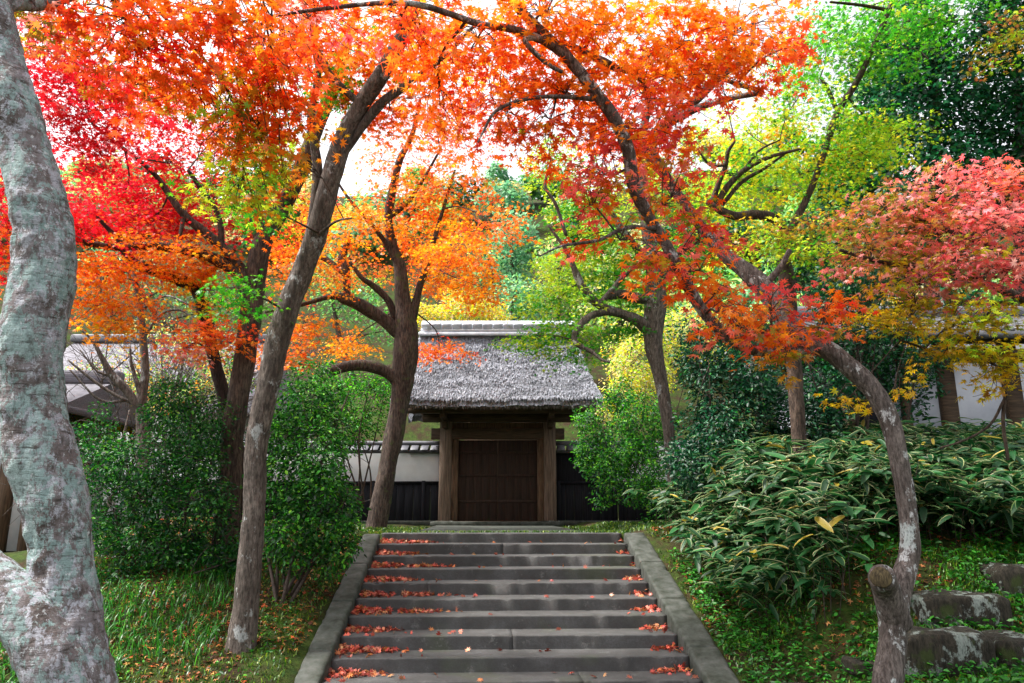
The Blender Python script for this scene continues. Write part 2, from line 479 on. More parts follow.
def pick(palette, n, w=None):
    p = PAL[palette] if isinstance(palette, str) else palette
    return p[rng.integers(0, len(p), n)]

def mixpal(spec, n):
    """spec 'orange' or {'orange':3,'olive':1}; one draw per spray"""
    if isinstance(spec, str): spec = {spec: 1}
    ks = list(spec); w = np.array([spec[k] for k in ks], float); w /= w.sum()
    ch = rng.choice(len(ks), n, p=w)
    return [ks[i] for i in ch]

def cluster(L, c, rad, size, pals, cover, pxm, outdir=(0, 0, 0), kind='maple', tiers=True, twigs=None, root=None, spray=.3, drape=.35):
    """a foliage mass: flat drooping sprays of leaves filling an ellipsoid"""
    rad = np.array(rad, float)
    lpx = size * pxm                                   # leaf size in pixels (only for deciding how many)
    area = math.pi * rad[0] * rad[2] * pxm * pxm
    n = int(COVER * cover * area / (0.30 * lpx * lpx)) + 8
    per = 16
    ns = max(3, n // per)
    u = unit(ns) * (rng.random(ns) ** (1 / 2.4))[:, None]
    u *= (1 + .25 * noise(u + c, 1.7, 3, 2))[:, None]
    S = c + u * rad
    if tiers:
        th = max(.16, rad[2] / 3.2)
        S[:, 2] = np.round((S[:, 2] - c[2]) / th + .15 * rng.normal(size=ns)) * th + c[2] + rng.normal(0, th * .16, ns) \
                  - .25 * ((S[:, 0] - c[0]) ** 2 + (S[:, 1] - c[1]) ** 2) / (rad[0] + .2) * .6
    tone = np.exp(rng.normal(0, .10, ns))
    pk = mixpal(pals, ns)
    basec = np.array([PAL[k][rng.integers(len(PAL[k]))] for k in pk])
    out = u * np.array([1, 1, 0]) + np.array(outdir) + rng.normal(0, .35, (ns, 3)) * [1, 1, 0]
    out /= np.linalg.norm(out, axis=1)[:, None] + 1e-6
    sid = np.repeat(np.arange(ns), per)
    m = len(sid)
    t = rng.random(m); side = rng.choice([-1, 1], m)
    o = out[sid]; perp = np.stack([-o[:, 1], o[:, 0], np.zeros(m)], 1)
    sp = spray * rng.uniform(.7, 1.3, ns)[sid]
    pos = S[sid] + o * ((t - .5) * 1.6 * sp)[:, None] + perp * (side * rng.random(m) * .75 * sp * (1.1 - .6 * t))[:, None]
    pos[:, 2] += -drape * (t ** 2) * sp + rng.normal(0, .035, m)
    az = o * .8 + perp * (side * rng.uniform(.2, 1.1, m))[:, None] + rng.normal(0, .25, (m, 3)); az[:, 2] -= .25 + .4 * rng.random(m)
    nr = np.tile([0, 0, 1.0], (m, 1)) + rng.normal(0, .55, (m, 3)) + o * .25
    sz = size * rng.uniform(.45, 1.3, m)
    cc = .62 * basec[sid] + .38 * np.concatenate([pick(PAL[k], per) for k in pk])
    cc = shade(cc * tone[sid][:, None], .14)
    V, F, Ca = leaf_arrays(pos, nr, az, sz, kind, cc)
    L.add(V, F, Ca)
    if twigs is not None and root is not None:
        k = min(ns, 24 if pxm > 85 else 10); sel = rng.permutation(ns)[:k]
        for i in sel:
            a = root[rng.integers(len(root) // 2, len(root))]
            b = S[i]; d = b - a
            mid = a + d * .5 + rng.normal(0, .07 * np.linalg.norm(d), 3) + np.array([0, 0, .06])
            q = catmull([a, mid, b, b + out[i] * spray * .6 - np.array([0, 0, .05])], .25)
            r = np.linspace(.0045, .002, len(q)); tube(twigs, q, r, 4)
    return m

TOTAL = [0]
COVER = 2.3
def maple(name, label, cat, base, limbs, clusters, bark, group=None, step=.10, sides=12, lump=.22, leafkind='maple', fine=0, leafmat='leaf', extra=None, thin=.79):
    """limbs: list of [(px,py,D,rpx)...]; clusters: (px,py,D,rx,ry,rdepth,size,pals,cover)"""
    root = empty(name, base, label, cat, group)
    base = np.array(base, float)
    allp = []; trunk = MB(); tw = MB(); L = Leaves()
    for i, lb in enumerate(limbs):
        q = np.array([np.append(P(a, b, d), thin * r * SC(a, b, d)) for a, b, d, r in lb])
        q = catmull(q, step if i else step * .7)
        m_ = trunk if i == 0 else MB()
        s_ = sides if i == 0 else max(7, sides * 2 // 3)
        tube(m_, q[:, :3], np.maximum(q[:, 3], .003), s_, lump if q[:, 3].max() > .02 else 0.1, seed=i * 7 + len(name), fine=fine)
        allp.append(q[2:])
        if i:
            m_.build('limb', M[bark], root, base, True)
    if extra: extra(trunk, root, base)
    trunk.build('trunk', M[bark], root, base, True)
    ap = np.vstack(allp)
    for cl in clusters:
        px, py, D, rx, ry, rd, size, pals, cover = cl[:9]
        kw = cl[9] if len(cl) > 9 else {}
        c = P(px, py, D); s = SC(px, py, D)
        rad = (rx * s, rd, ry * s)
        d = np.linalg.norm(ap[:, :3] - c, axis=1) + .4 * ap[:, 3] * 10
        j = int(np.argmin(d)); a = ap[j, :3]; dd = c - a; ln = np.linalg.norm(dd)
        r0 = min(ap[j, 3] * .6, .012 + .006 * ln)
        mid = a + dd * .5 + rng.normal(0, .09 * ln, 3) + [0, 0, .05 * ln]
        q = catmull([a, mid, c], .12) if ln > .15 else np.array([a, c, c + [.05, 0, 0]])
        tube(tw, q, np.linspace(r0, .006, len(q)), 6, .15)
        TOTAL[0] += cluster(L, c, rad, size, pals, cover, 1 / s, kind=kw.get('kind', leafkind), twigs=tw, root=q,
                            spray=kw.get('spray', .26 if D < 8 else .34), drape=kw.get('drape', .35), outdir=kw.get('out', (0, 0, 0)))
    if tw.n: tw.build('twigs', M['twig'], root, base, True)
    if clusters: L.build('crown', M[leafmat], root, base)
    return root

# ------------------------------------------------------------------ stair frame and terrain
D0, RUN, RISE, NST = 12.5, .48, .15, 10
YAW = R(2.3)
SX0 = -.155
sdir = np.array([-math.sin(YAW), math.cos(YAW)]); sper = np.array([math.cos(YAW), math.sin(YAW)])
HW = 1.935                                                # half width between the kerbs
def stair_pt(s, n, z):                                   # s sideways, n run distance down from the landing edge
    p = np.array([SX0, D0]) + sper * s - sdir * n
    return np.array([p[0], p[1], z])
def stair_uv(x, y):
    dx, dy = x - SX0, y - D0
    return dx * sper[0] + dy * sper[1], -(dx * sdir[0] + dy * sdir[1])

def gz(x, y):
    x = np.asarray(x, float); y = np.asarray(y, float)
    s, n = stair_uv(x, y)
    base = -np.clip(n, 0, 4.8) * .3125
    left = np.where(s < 0, .13 + .10 * sstep(2.6, 4.5, -s), 0)
    right = np.where(s > 0, .10 + .28 * sstep(2.6, 3.6, s) * sstep(12.5, 9, y)
                     + .72 * sstep(0, 1, (s - 2.8 - np.clip(y - 12, 0, 9) * .35)) * sstep(6.7, 8.9, y) * sstep(40, 16, y)
                     + .15 * sstep(3.0, 6.0, s) * sstep(9.2, 11.5, y) * sstep(40, 16, y), 0)
    z = base + (left + right) * sstep(2.05, 2.5, np.abs(s)) * np.where(n < -.3, np.where(s > 0, 1, .3), 1)
    z = z - .45 * (np.abs(s) < 2.12) * (n > -.05) - .03
    q = np.stack([x, y, 0 * x], -1).reshape(-1, 3)
    nz = noise(q, .9, 2, 3).reshape(x.shape); nz2 = noise(q, .035, 9, 3).reshape(x.shape)
    z = z - .5 * sstep(5, 8, -s) * sstep(26, 20, y)
    z = z + .07 * nz * sstep(2.4, 3.2, np.abs(s)) * sstep(16, 13, y)
    hill = np.clip(y - 31 + nz2 * 8, 0, 52) * .74
    return z + hill * sstep(29, 36, y)

def axis(lo, hi, dlo, dhi, fine, coarse):
    a = [dlo]
    while a[-1] < dhi: a.append(a[-1] + fine)
    s = fine
    while a[-1] < hi: s = min(s * 1.16, coarse); a.append(a[-1] + s)
    s = fine
    while a[0] > lo: s = min(s * 1.16, coarse); a.insert(0, a[0] - s)
    return np.array(a)
gx = axis(-320, 320, -7, 8, .09, 8); gy = axis(-60, 330, 4, 16, .09, 8)
X, Y = np.meshgrid(gx, gy); Z = gz(X, Y)
V = np.stack([X, Y, Z], -1).reshape(-1, 3)
nx, ny = len(gx), len(gy)
i = np.arange(ny - 1)[:, None] * nx + np.arange(nx - 1)[None]
Fg = np.stack([i, i + 1, i + nx + 1, i + nx], -1).reshape(-1, 4)
g = np_mesh('ground', V, Fg, M['soil'], None, None, True); tag(g, kind='structure')

# ------------------------------------------------------------------ stone stairs
def slab(mb, c, d, rz=0, rx=0, bev=.008, seed=0, amp=.005, chip=.016):
    """long stone with worn, slightly chipped arrises; length along x"""
    L_, W_, H_ = d; b = bev; n = max(8, int(L_ / .05))
    hy, hz = W_ / 2, H_ / 2
    prof = [(-hy, -hz + b), (-hy, -hz * .3), (-hy, hz - 2.4 * b), (-hy + .15 * b, hz - b), (-hy + b, hz - .15 * b), (-hy + 2.6 * b, hz), (-hy * .4, hz), (hy * .3, hz), (hy - 2.6 * b, hz), (hy - b, hz - .15 * b), (hy - .15 * b, hz - b), (hy, hz - 2.4 * b), (hy, -hz * .3), (hy, -hz + b), (hy - b, -hz), (-hy + b, -hz)]
    arr = np.array([0, 0, .5, 1, 1, .5, 0, 0, .5, 1, 1, .5, 0, 0, 0, 0.])
    x = np.linspace(-L_ / 2, L_ / 2, n); m = len(prof); pr = np.array(prof)
    V = np.stack([np.repeat(x, m), np.tile(pr[:, 0], n), np.tile(pr[:, 1], n)], 1)
    q = V + seed * 3.17; nz = noise(q, 3.0, seed, 3); nf = noise(q, 11, seed + 4, 3)
    k = np.tile(arr, n); sh = 1 - k * np.clip(nf - .22, 0, 1) * chip * 9 / hz * .5
    V[:, 2] = V[:, 2] * sh + nz * amp * .7; V[:, 1] = V[:, 1] + (nz * amp + k * np.clip(nf - .15, 0, 1) * chip * 1.6 * -np.sign(V[:, 1]))
    i = np.arange(n - 1)[:, None] * m; j = np.arange(m)[None]; j2 = (j + 1) % m
    F = np.stack([i + j, i + j2, i + m + j2, i + m + j], -1).reshape(-1, 4)[:, ::-1]
    if rx:
        c_, s_ = math.cos(rx), math.sin(rx); V = V @ np.array([[1, 0, 0], [0, c_, s_], [0, -s_, c_]])
    if rz:
        c_, s_ = math.cos(rz), math.sin(rz); V = V @ np.array([[c_, s_, 0], [-s_, c_, 0], [0, 0, 1]])
    cp = np.array([list(range(m))]); mb.V.append(V + np.array(c, float)); mb.F += [F + mb.n, cp + mb.n, cp[:, ::-1] + (n - 1) * m + mb.n]; mb.n += len(V)
st = empty('stone_staircase', tuple(stair_pt(0, NST * RUN, -NST * RISE)),
           'broad dark stone staircase climbing to the thatched gate, red leaves at its left end', 'staircase')
sl = np.array(st.location)
for k in range(NST + 1):
    mb = MB(); x = -HW
    ztop = -k * RISE
    cuts = [-HW] + sorted(rng.uniform(-HW + .7, HW - .7, [0, 1, 0, 0, 1, 0, 0, 1, 0, 1, 0][k])) + [HW]
    if len(cuts) == 4 and cuts[2] - cuts[1] < .6: cuts.pop(1)
    depth = RUN + .12 if k else .34
    for a, b in zip(cuts[:-1], cuts[1:]):
        c = stair_pt((a + b) / 2, k * RUN - depth / 2, ztop - .15 + rng.normal(0, .0015))
        slab(mb, c, (b - a - .004, depth, .30), rz=YAW, seed=k * 3 + int(a > -1))
    mb.build('step', M['stone'], st, sl)
for sgn in (-1, 1):                                       # sloped kerb slabs
    mb = MB(); L_ = NST * RUN; slope = math.atan2(RISE, RUN); nseg = 4; seg = L_ / nseg
    wd = .27 if sgn < 0 else .335
    for k in range(nseg):
        m_ = (k + .5) * seg + .16
        c = stair_pt(sgn * (HW + wd / 2 + .003), m_, -m_ * RISE / RUN - .105 + (.01 if sgn < 0 else .025))
        mk = MB(); slab(mk, (0, 0, 0), (seg / math.cos(slope) - .006, wd, .30), bev=.018, seed=40 + k + (5 if sgn > 0 else 0), amp=.007, chip=.02)
        Vk = np.concatenate(mk.V); Vk = np.stack([-Vk[:, 1], Vk[:, 0], Vk[:, 2]], 1)
        cs, sn = math.cos(slope), math.sin(slope); Vk = Vk @ np.array([[1, 0, 0], [0, cs, sn], [0, -sn, cs]])
        cs, sn = math.cos(YAW), math.sin(YAW); Vk = Vk @ np.array([[cs, sn, 0], [-sn, cs, 0], [0, 0, 1]]) + c
        mb.V.append(Vk); mb.F += [f + mb.n for f in mk.F]; mb.n += len(Vk)
    tag(mb.build('side_kerb', M['curb'], st, sl))

# ------------------------------------------------------------------ landing path and plinth
mb = MB()
for k in range(7):
    c = stair_pt(rng.normal(0, .01), -.34 - .5 - k * 1.03, -.06)
    mb.box((c[0], c[1], -.052), (3.0, 1.0, .10), rz=YAW, bev=.01)
tag(mb.build('path', M['curb']), kind='structure')

# ------------------------------------------------------------------ gate
GD = 21.0
gc = P(497.5, 524, GD); GX = gc[0]
gate = empty('temple_gate', (GX, GD, 0), 'wooden temple gate with shaggy grey thatch and closed plank doors above the stairs', 'gate')
gl = np.array([GX, GD, 0.0])
def gb(name, mat, boxes, smooth=False, parent=gate, bev=.008):
    mb = MB()
    for b in boxes:
        mb.box(b[0], b[1], rz=b[2] if len(b) > 2 else 0, rx=b[3] if len(b) > 3 else 0, ry=b[4] if len(b) > 4 else 0, bev=bev)
    return mb.build(name, M[mat], parent)
for sx in (-1, 1):
    p_ = gb('main_post', 'post', [((sx * 1.44, 0, 1.62), (.34, .30, 3.08))], bev=.03)
    gb('post_base', 'rock', [((sx * 1.44, 0, .04), (.52, .46, .14))], bev=.03)
    gb('rear_post', 'wood', [((sx * 1.44, 1.3, 1.55), (.22, .22, 3.1))])
    gb('bracket_arm', 'woodh', [((sx * 1.44, -.55, 2.86), (.15, 1.5, .17)), ((sx * 1.44, -.30, 2.66), (.13, .8, .15))])
gb('threshold', 'curb', [((0, -.15, .03), (3.5, 1.3, .12))])
gb('lintel', 'woodh', [((0, -.02, 2.46), (3.7, .22, .30))])
gb('upper_beam', 'woodh', [((0, -.06, 2.90), (4.2, .24, .22))])
gb('eave_beam', 'woodh', [((0, -1.20, 2.98), (4.9, .16, .18))])
gb('transom_panel', 'wood', [((0, .03, 2.69), (2.54, .05, .18))])
gb('ceiling_board', 'wood', [((0, .3, 3.13), (4.5, 3.0, .04))])
for sx in (-1, 1): gb('door_jamb', 'wood', [((sx * 1.185, .02, 1.18), (.18, .16, 2.26))])
gb('rafter', 'wood', [((x, -.85, 3.12), (.07, 1.5, .08), 0, R(-6)) for x in np.linspace(-2.35, 2.35, 17)])
for sx in (-1, 1):                                        # two leaves of planks, narrow gaps between them
    pl = []; w = 1.09 / 5
    for k in range(5):
        pl.append(((sx * (.002 + w * (k + .5)), .06 + rng.normal(0, .005), 1.19), (w - .0004, .045, 2.21)))
    d_ = gb('door', 'door', pl, bev=.005)
    for z in (.62, 1.32, 1.95):
        gb('door_rail', 'door', [((sx * .555, .025, z), (1.06, .022, .075))], parent=d_, bev=.006)
gb('sill_board', 'wood', [((0, .05, .07), (2.5, .14, .06))])

# roof: thick thatch with rounded verge, two steep faces
def roofprof(v):                                          # v 0 ridge -> 1 eave : (y distance, z)
    return 1.62 * v ** .96 + .12, 5.28 - 2.12 * v ** .93 + .10 * np.sin(v * math.pi) * -1
nu, nv = 150, 60
Vr = []; Fr = []
def roofsheet(sign):
    u = np.linspace(-1, 1, nu); v = np.linspace(0, 1, nv)
    U, W = np.meshgrid(u, v)
    y, z = roofprof(W)
    hw = 2.24 + .52 * W ** 1.2
    x = U * hw
    z = z - .55 * np.maximum(np.abs(U) - .90, 0) ** 1.2 * 6 * .3 + .04 * U ** 2 * 1.5 * W
    q = np.stack([x, y * sign, z], -1).reshape(-1, 3)
    d = .050 * noise(q * [1, 1, 2.2], 3.2, 5, 3) + .022 * noise(q * [1, 1, 1], 16, 8, 2)
    strat = .03 * np.sin(q[:, 2] * 17 + 5 * noise(q, 1.6, 3, 3))
    q[:, 2] += d * .7 + strat * .5; q[:, 1] += sign * (d * .8 + strat * .6)
    return q
thick = .17
mbr = MB()
for sign in (-1, 1):
    q = roofsheet(sign); i = np.arange(nv - 1)[:, None] * nu + np.arange(nu - 1)[None]
    F = np.stack([i, i + nu, i + nu + 1, i + 1], -1).reshape(-1, 4)
    if sign > 0: F = F[:, ::-1]
    mbr.add(q, F)
    # verge and eave skirts: outer border dropped inwards by the thickness
    G = q.reshape(nv, nu, 3)
    for line, off in ((G[-1], (0, -sign * -.06, -thick)), (G[:, 0], (.10, -sign * .05, -thick)), (G[:, -1], (-.10, -sign * .05, -thick))):
        lo = line + np.array(off) + rng.normal(0, .008, line.shape); n_ = len(line)
        k = np.arange(n_ - 1); mbr.add(np.vstack([line, lo]), np.stack([k, k + 1, k + 1 + n_, k + n_], -1))
    # underside
    lo = G[::6, ::6].copy(); lo[..., 2] -= thick - .02; lo[..., 0] *= .965; a, b = lo.shape[:2]
    i = np.arange(a - 1)[:, None] * b + np.arange(b - 1)[None]
    mbr.add(lo.reshape(-1, 3), np.stack([i, i + 1, i + b + 1, i + b], -1).reshape(-1, 4))
thatch = mbr.build('thatch_roof', M['thatch'], gate, smooth=True)
# straw ends over the front face
def straws():
    n = 42000
    u = rng.uniform(-1, 1, n); v = rng.random(n) ** .9; y, z = roofprof(v); hw = 2.24 + .52 * v ** 1.2
    z = z - .55 * np.maximum(np.abs(u) - .90, 0) ** 1.2 * 6 * .3 + .04 * u ** 2 * 1.5 * v
    C = np.stack([u * hw, -y, z], -1); strat = np.sin(C[:, 2] * 17 + 5 * noise(C, 1.6, 3, 3))
    C[:, 2] += .035 + .03 * rng.random(n) + .02 * strat; C[:, 1] -= .035
    az = np.tile([0., -.62, -.78], (n, 1)) + rng.normal(0, .22, (n, 3)) + np.array([0, -.08, .08])
    nr = np.tile([0, -.8, .6], (n, 1)) + rng.normal(0, .28, (n, 3))
    g_ = (rng.uniform(.15, .28, n) + .09 * noise(C, 2.2, 31, 3)) * (.78 + .22 * (strat > -.2)); c = np.stack([g_, g_ * 1.03, g_ * 1.18], 1)
    return leaf_arrays(C, nr, az, rng.uniform(.06, .15, n), 'needle', c)
Ls = Leaves(); Ls.add(*straws())
sv = np.stack([rng.uniform(-2.6, 2.6, 5000), rng.uniform(-1.78, -1.66, 5000), rng.uniform(3.02, 3.16, 5000)], -1)
cg = rng.uniform(.05, .22, 5000)
Ls.add(*leaf_arrays(sv, np.tile([0, -1., 0], (5000, 1)) + rng.normal(0, .3, (5000, 3)), np.tile([0, -.2, -1.], (5000, 1)) + rng.normal(0, .25, (5000, 3)),
                    rng.uniform(.06, .13, 5000), 'needle', np.stack([cg, cg * .9, cg * .8], 1)))
sr = Ls.build('straw_ends', M['straw'], thatch)
rt = MB()                                                 # tiled ridge: base course, rows of tiles, round top tiles
rt.box((0, 0, 5.26), (4.5, .78, .10), bev=.02)
rt.box((0, 0, 5.38), (4.4, .62, .10), bev=.02)
rdg = rt.build('ridge_course', M['ridge'], gate)
rt = MB()
for k in range(15):
    x = -2.03 + k * .29
    for sgn in (-1, 1):
        rt.box((x, sgn * .32, 5.45 + .004 * (k % 2)), (.280, .34, .085), rx=sgn * R(-24) * -1, bev=.03)
for k in range(11):
    x = -2.0 + k * .40
    q = np.array([[x - .195, 0, 5.60], [x, 0, 5.602], [x + .195, 0, 5.60]]); tube(rt, catmull(q, .1), np.full(len(catmull(q, .1)), .125), 12)
rt.build('ridge_tile', M['ridge'], gate, smooth=False)

# ------------------------------------------------------------------ garden walls either side of the gate
def garden_wall(x0, x1, y, label, upper='plaster'):
    cx = (x0 + x1) / 2; w = x1 - x0
    root = empty('garden_wall', (cx, y, 0), label, 'wall', 'plaster walls either side of the gate')
    top = 1.95
    def b(name, mat, c, d, **k): return MB().box(c, d, **k).build(name, M[mat], root)
    b('upper_panel', upper, (0, .05, 1.42), (w, .16, top - 1.05 + .15), bev=.005)
    mb = MB(); nb = max(2, int(w / .23)); bw = w / nb
    for k in range(nb): mb.box((-w / 2 + (k + .5) * bw, -.06 + .003 * (k % 2), .62), (bw - .006, .05, 1.06), bev=.004)
    mb.build('board_cladding', M['black'], root)
    b('rail', 'black', (0, -.095, 1.13), (w, .05, .07)); b('base_stone', 'curb', (0, 0, .045), (w, .3, .13), bev=.01)
    mb = MB()
    for k in range(int(w / 1.4) + 1): mb.box((-w / 2 + .06 + k * 1.4, -.10, .62), (.10, .06, 1.12), bev=.004)
    mb.build('batten', M['black'], root)
    mb = MB(); mb.box((0, .05, top + .02), (w, .52, .07), bev=.01); mb.build('coping_board', M['tiledark'], root)
    mb = MB(); nt_ = int(w / .27)
    for k in range(nt_):
        x = -w / 2 + (k + .5) * w / nt_
        for sg in (-1, 1): mb.box((x, .05 + sg * .17, top + .14), (w / nt_ - .06, .40, .035), rx=sg * R(-26) * -1 * -1, bev=.01)
    mb.build('coping_tiles', M['tile'], root)
    mb = MB(); q = catmull([[-w / 2, .05, top + .27], [0, .05, top + .27], [w / 2, .05, top + .27]], .4); tube(mb, q, np.full(len(q), .07), 10)
    mb.build('ridge_roll', M['tile'], root)
    return root
garden_wall(-9.5, GX - 1.62, 21.15, 'white plaster and black board wall with tiled coping running left from the gate')
garden_wall(GX + 1.62, 2.9, 21.15, 'black boarded wall bay with tiled coping just right of the gate', 'black')
garden_wall(2.92, 8.0, 21.15, 'white and black wall further right, mostly behind the pale green shrub')

# ------------------------------------------------------------------ buildings
def tiled_roof(root, x0, x1, y0, y1, ze, zr, mat='tile', ridge='tile', hip=.9, over=.5, rolls=True):
    yc = (y0 + y1) / 2; X0, X1, Y0, Y1 = x0 - over, x1 + over, y0 - over, y1 + over
    mb = MB(); V = [[X0, Y0, ze], [X1, Y0, ze], [X1, Y1, ze], [X0, Y1, ze], [X0 + hip, yc, zr], [X1 - hip, yc, zr]]
    V2 = [[a, b, c - .14] for a, b, c in V]
    mb.add(V + V2, [[0, 1, 5, 4], [2, 3, 4, 5], [6, 10, 11, 7], [8, 11, 10, 9], [0, 6, 7, 1], [1, 7, 8, 2], [2, 8, 9, 3], [3, 9, 6, 0]])
    mb.add(V, [[1, 2, 5], [3, 0, 4]])
    rf = mb.build('roof', M[mat], root)
    rr = MB(); n = int((X1 - X0) / .24) if rolls else 0                   # rolls of round tiles running down the front
    for k in range(n + 1 if rolls else 0):
        x = X0 + (X1 - X0) * k / n; f = 1.0
        if x < X0 + hip: f = (x - X0) / hip
        if x > X1 - hip: f = (X1 - x) / hip
        if f < .06: continue
        a = np.array([x, Y0 + .02, ze + .03]); b = np.array([x, Y0 + (yc - Y0) * f, ze + (zr - ze) * f + .03])
        if not rolls: continue
        q = np.linspace(a, b, 6); tube(rr, q, np.full(6, .034), 7)
    if rolls: rr.build('tile_rolls', M[mat], rf)
    r2 = MB(); r2.box(((X0 + X1) / 2, yc, zr + .10), (X1 - X0 - 2 * hip + .3, .34, .30), bev=.05)
    r2.build('roof_ridge', M[ridge], rf)
    return rf
# grey roofed hall far left
b1c = P(150, 400, 25)
hall = empty('temple_hall', (-12.2, 27, 0), 'low hall with wide grey roof seen through the branches on the left', 'building')
tiled_roof(hall, -4.6, 3.6, -2.5, 3.5, 3.5, 6.6, 'shingle', rolls=False)
MB().box((-.5, .5, 1.7), (7.6, 5.4, 3.5)).build('wall', M['plaster'], hall)
mb = MB()
for x in np.linspace(-4.2, 3.2, 6): mb.box((x, -2.24, 1.7), (.16, .12, 3.4))
mb.box((-.5, -2.25, 2.5), (7.7, .1, .16)); mb.build('timber_frame', M['wood'], hall)
# white shed, left edge
shed = empty('storage_shed', (-11.4, 15, 0), 'pale walled shed with dark timber posts behind the big lichen covered trunk', 'building')
MB().box((0, 1.2, .9), (4.2, 2.4, 2.6)).build('wall', M['plaster'], shed)
mb = MB()
for x in (-2.05, 1.5, 2.05): mb.box((x, -.04, .95), (.28, .14, 2.7))
mb.box((0, -.03, 2.2), (4.3, .12, .16)); mb.build('timber_frame', M['wood'], shed)
tiled_roof(shed, -2.1, 2.1, 0, 2.4, 2.35, 3.1, 'shingle', 'shingle', hip=.1, over=.7, rolls=False)
# white storehouse, right
sh = empty('storehouse', (9.6, 14.6, 0.9), 'grey white plastered storehouse with dark upright posts behind the bamboo grass on the right', 'building')
MB().box((.3, 1.8, 1.2), (7.0, 3.6, 3.0)).build('wall', M['plaster2'], sh)
mb = MB()
for px in (850, 907, 950, 1016, 1095):
    x = P(px, 420, 14.55)[0] - 9.6
    mb.box((x, -.06, 1.2), (.30 if px != 907 else .14, .16, 3.0), ry=0)
mb.build('upright_posts', M['woodh'], sh)
MB().box((0, -.05, 2.45), (7.6, .10, .26)).build('wall_beam', M['woodh'], sh)
MB().box((-2.9, -.03, 1.1), (1.5, .05, 2.6)).build('bay_shadow_panel', M['black'], sh)  # black sheet standing in for the shadow inside the open bay
tiled_roof(sh, -2.9, 3.8, 0, 3.6, 2.75, 3.7, 'tiledark', 'tile', hip=.1, over=.9)
# low roofed building behind the gate
bh = empty('rear_hall', (.1, 29.5, 0), 'tiled roof ridge of a hall just behind the thatched gate', 'building')
tiled_roof(bh, -2.0, 1.6, -1.2, 2.2, 5.9, 7.4, 'tile'); MB().box((-.2, .5, 3), (3.4, 3.2, 6)).build('wall', M['wood'], bh)

# ------------------------------------------------------------------ maples
# 1: big lichen trunk, left foreground
def knot(mb, root, base): pass
maple('maple_tree', 'massive pale lichen covered maple trunk filling the left edge of the picture', 'tree', tuple(P(100, 930, 3.55)),
 [[(112, 960, 3.5, 60), (98, 860, 3.5, 52), (84, 760, 3.5, 47), (75, 683, 3.55, 42), (68, 610, 3.58, 36), (63, 555, 3.6, 32), (58, 508, 3.6, 34), (40, 455, 3.6, 34),
   (30, 400, 3.6, 33), (34, 330, 3.6, 35), (43, 280, 3.62, 33), (45, 240, 3.62, 31), (36, 190, 3.62, 28), (24, 150, 3.65, 27), (7, 95, 3.65, 27), (-5, 50, 3.7, 24),
   (-14, 0, 3.7, 22), (-25, -70, 3.8, 20), (-10, -170, 3.9, 14), (40, -260, 4.0, 9)],
  [(82, 730, 3.45, 34), (55, 668, 3.42, 32), (25, 615, 3.45, 31), (-12, 580, 3.5, 29), (-60, 545, 3.6, 27), (-120, 480, 3.7, 25), (-170, 380, 3.8, 22)],
  [(-18, 20, 3.7, 10), (10, 3, 3.8, 9), (40, 4, 4.0, 7), (75, -6, 4.2, 5), (160, -50, 4.5, 3)],
  [(-20, -90, 3.8, 9), (90, -110, 4.0, 7), (210, -70, 4.3, 4), (300, -60, 4.6, 2)],
 ],
 [(40, 8, 4.6, 60, 28, .5, .055, {'olive': 3, 'rust': 1}, 1.0),
  (120, 12, 4.4, 80, 34, .6, .076, {'orred': 3, 'red': 2, 'pink': 1, 'olive': .5}, .6),
  (150, 50, 4.6, 80, 50, .6, .076, {'orred': 4, 'orange': 2, 'olive': .8}, .95),
  (220, 25, 4.4, 70, 50, .6, .076, {'orred': 4, 'orange': 3, 'olive': .8, 'yelor': 1}, .95),
  (135, 85, 5.0, 60, 34, .5, .076, {'orred': 2, 'red': 2, 'olive': 1}, .4),
  (205, 105, 5.0, 70, 45, .5, .076, {'orred': 3, 'orange': 3, 'olive': 1.5}, .58),
  (275, 70, 5.0, 60, 50, .5, .076, {'orred': 3, 'orange': 2, 'olive': .5}, .9),
  (250, 140, 5.2, 55, 45, .5, .076, {'olive': 3, 'orange': 2, 'yelgr': 1.5}, .58),
  (245, 190, 5.6, 50, 32, .5, .060, {'green': 1.2, 'yelgr': 1, 'olive': 1.5, 'orange': 1}, .8),
  (290, 130, 5.2, 40, 35, .4, .076, {'olive': 2, 'orange': 3}, .58),
 ], 'bark_front', step=.022, sides=72, lump=.20, fine=.10, thin=.90)

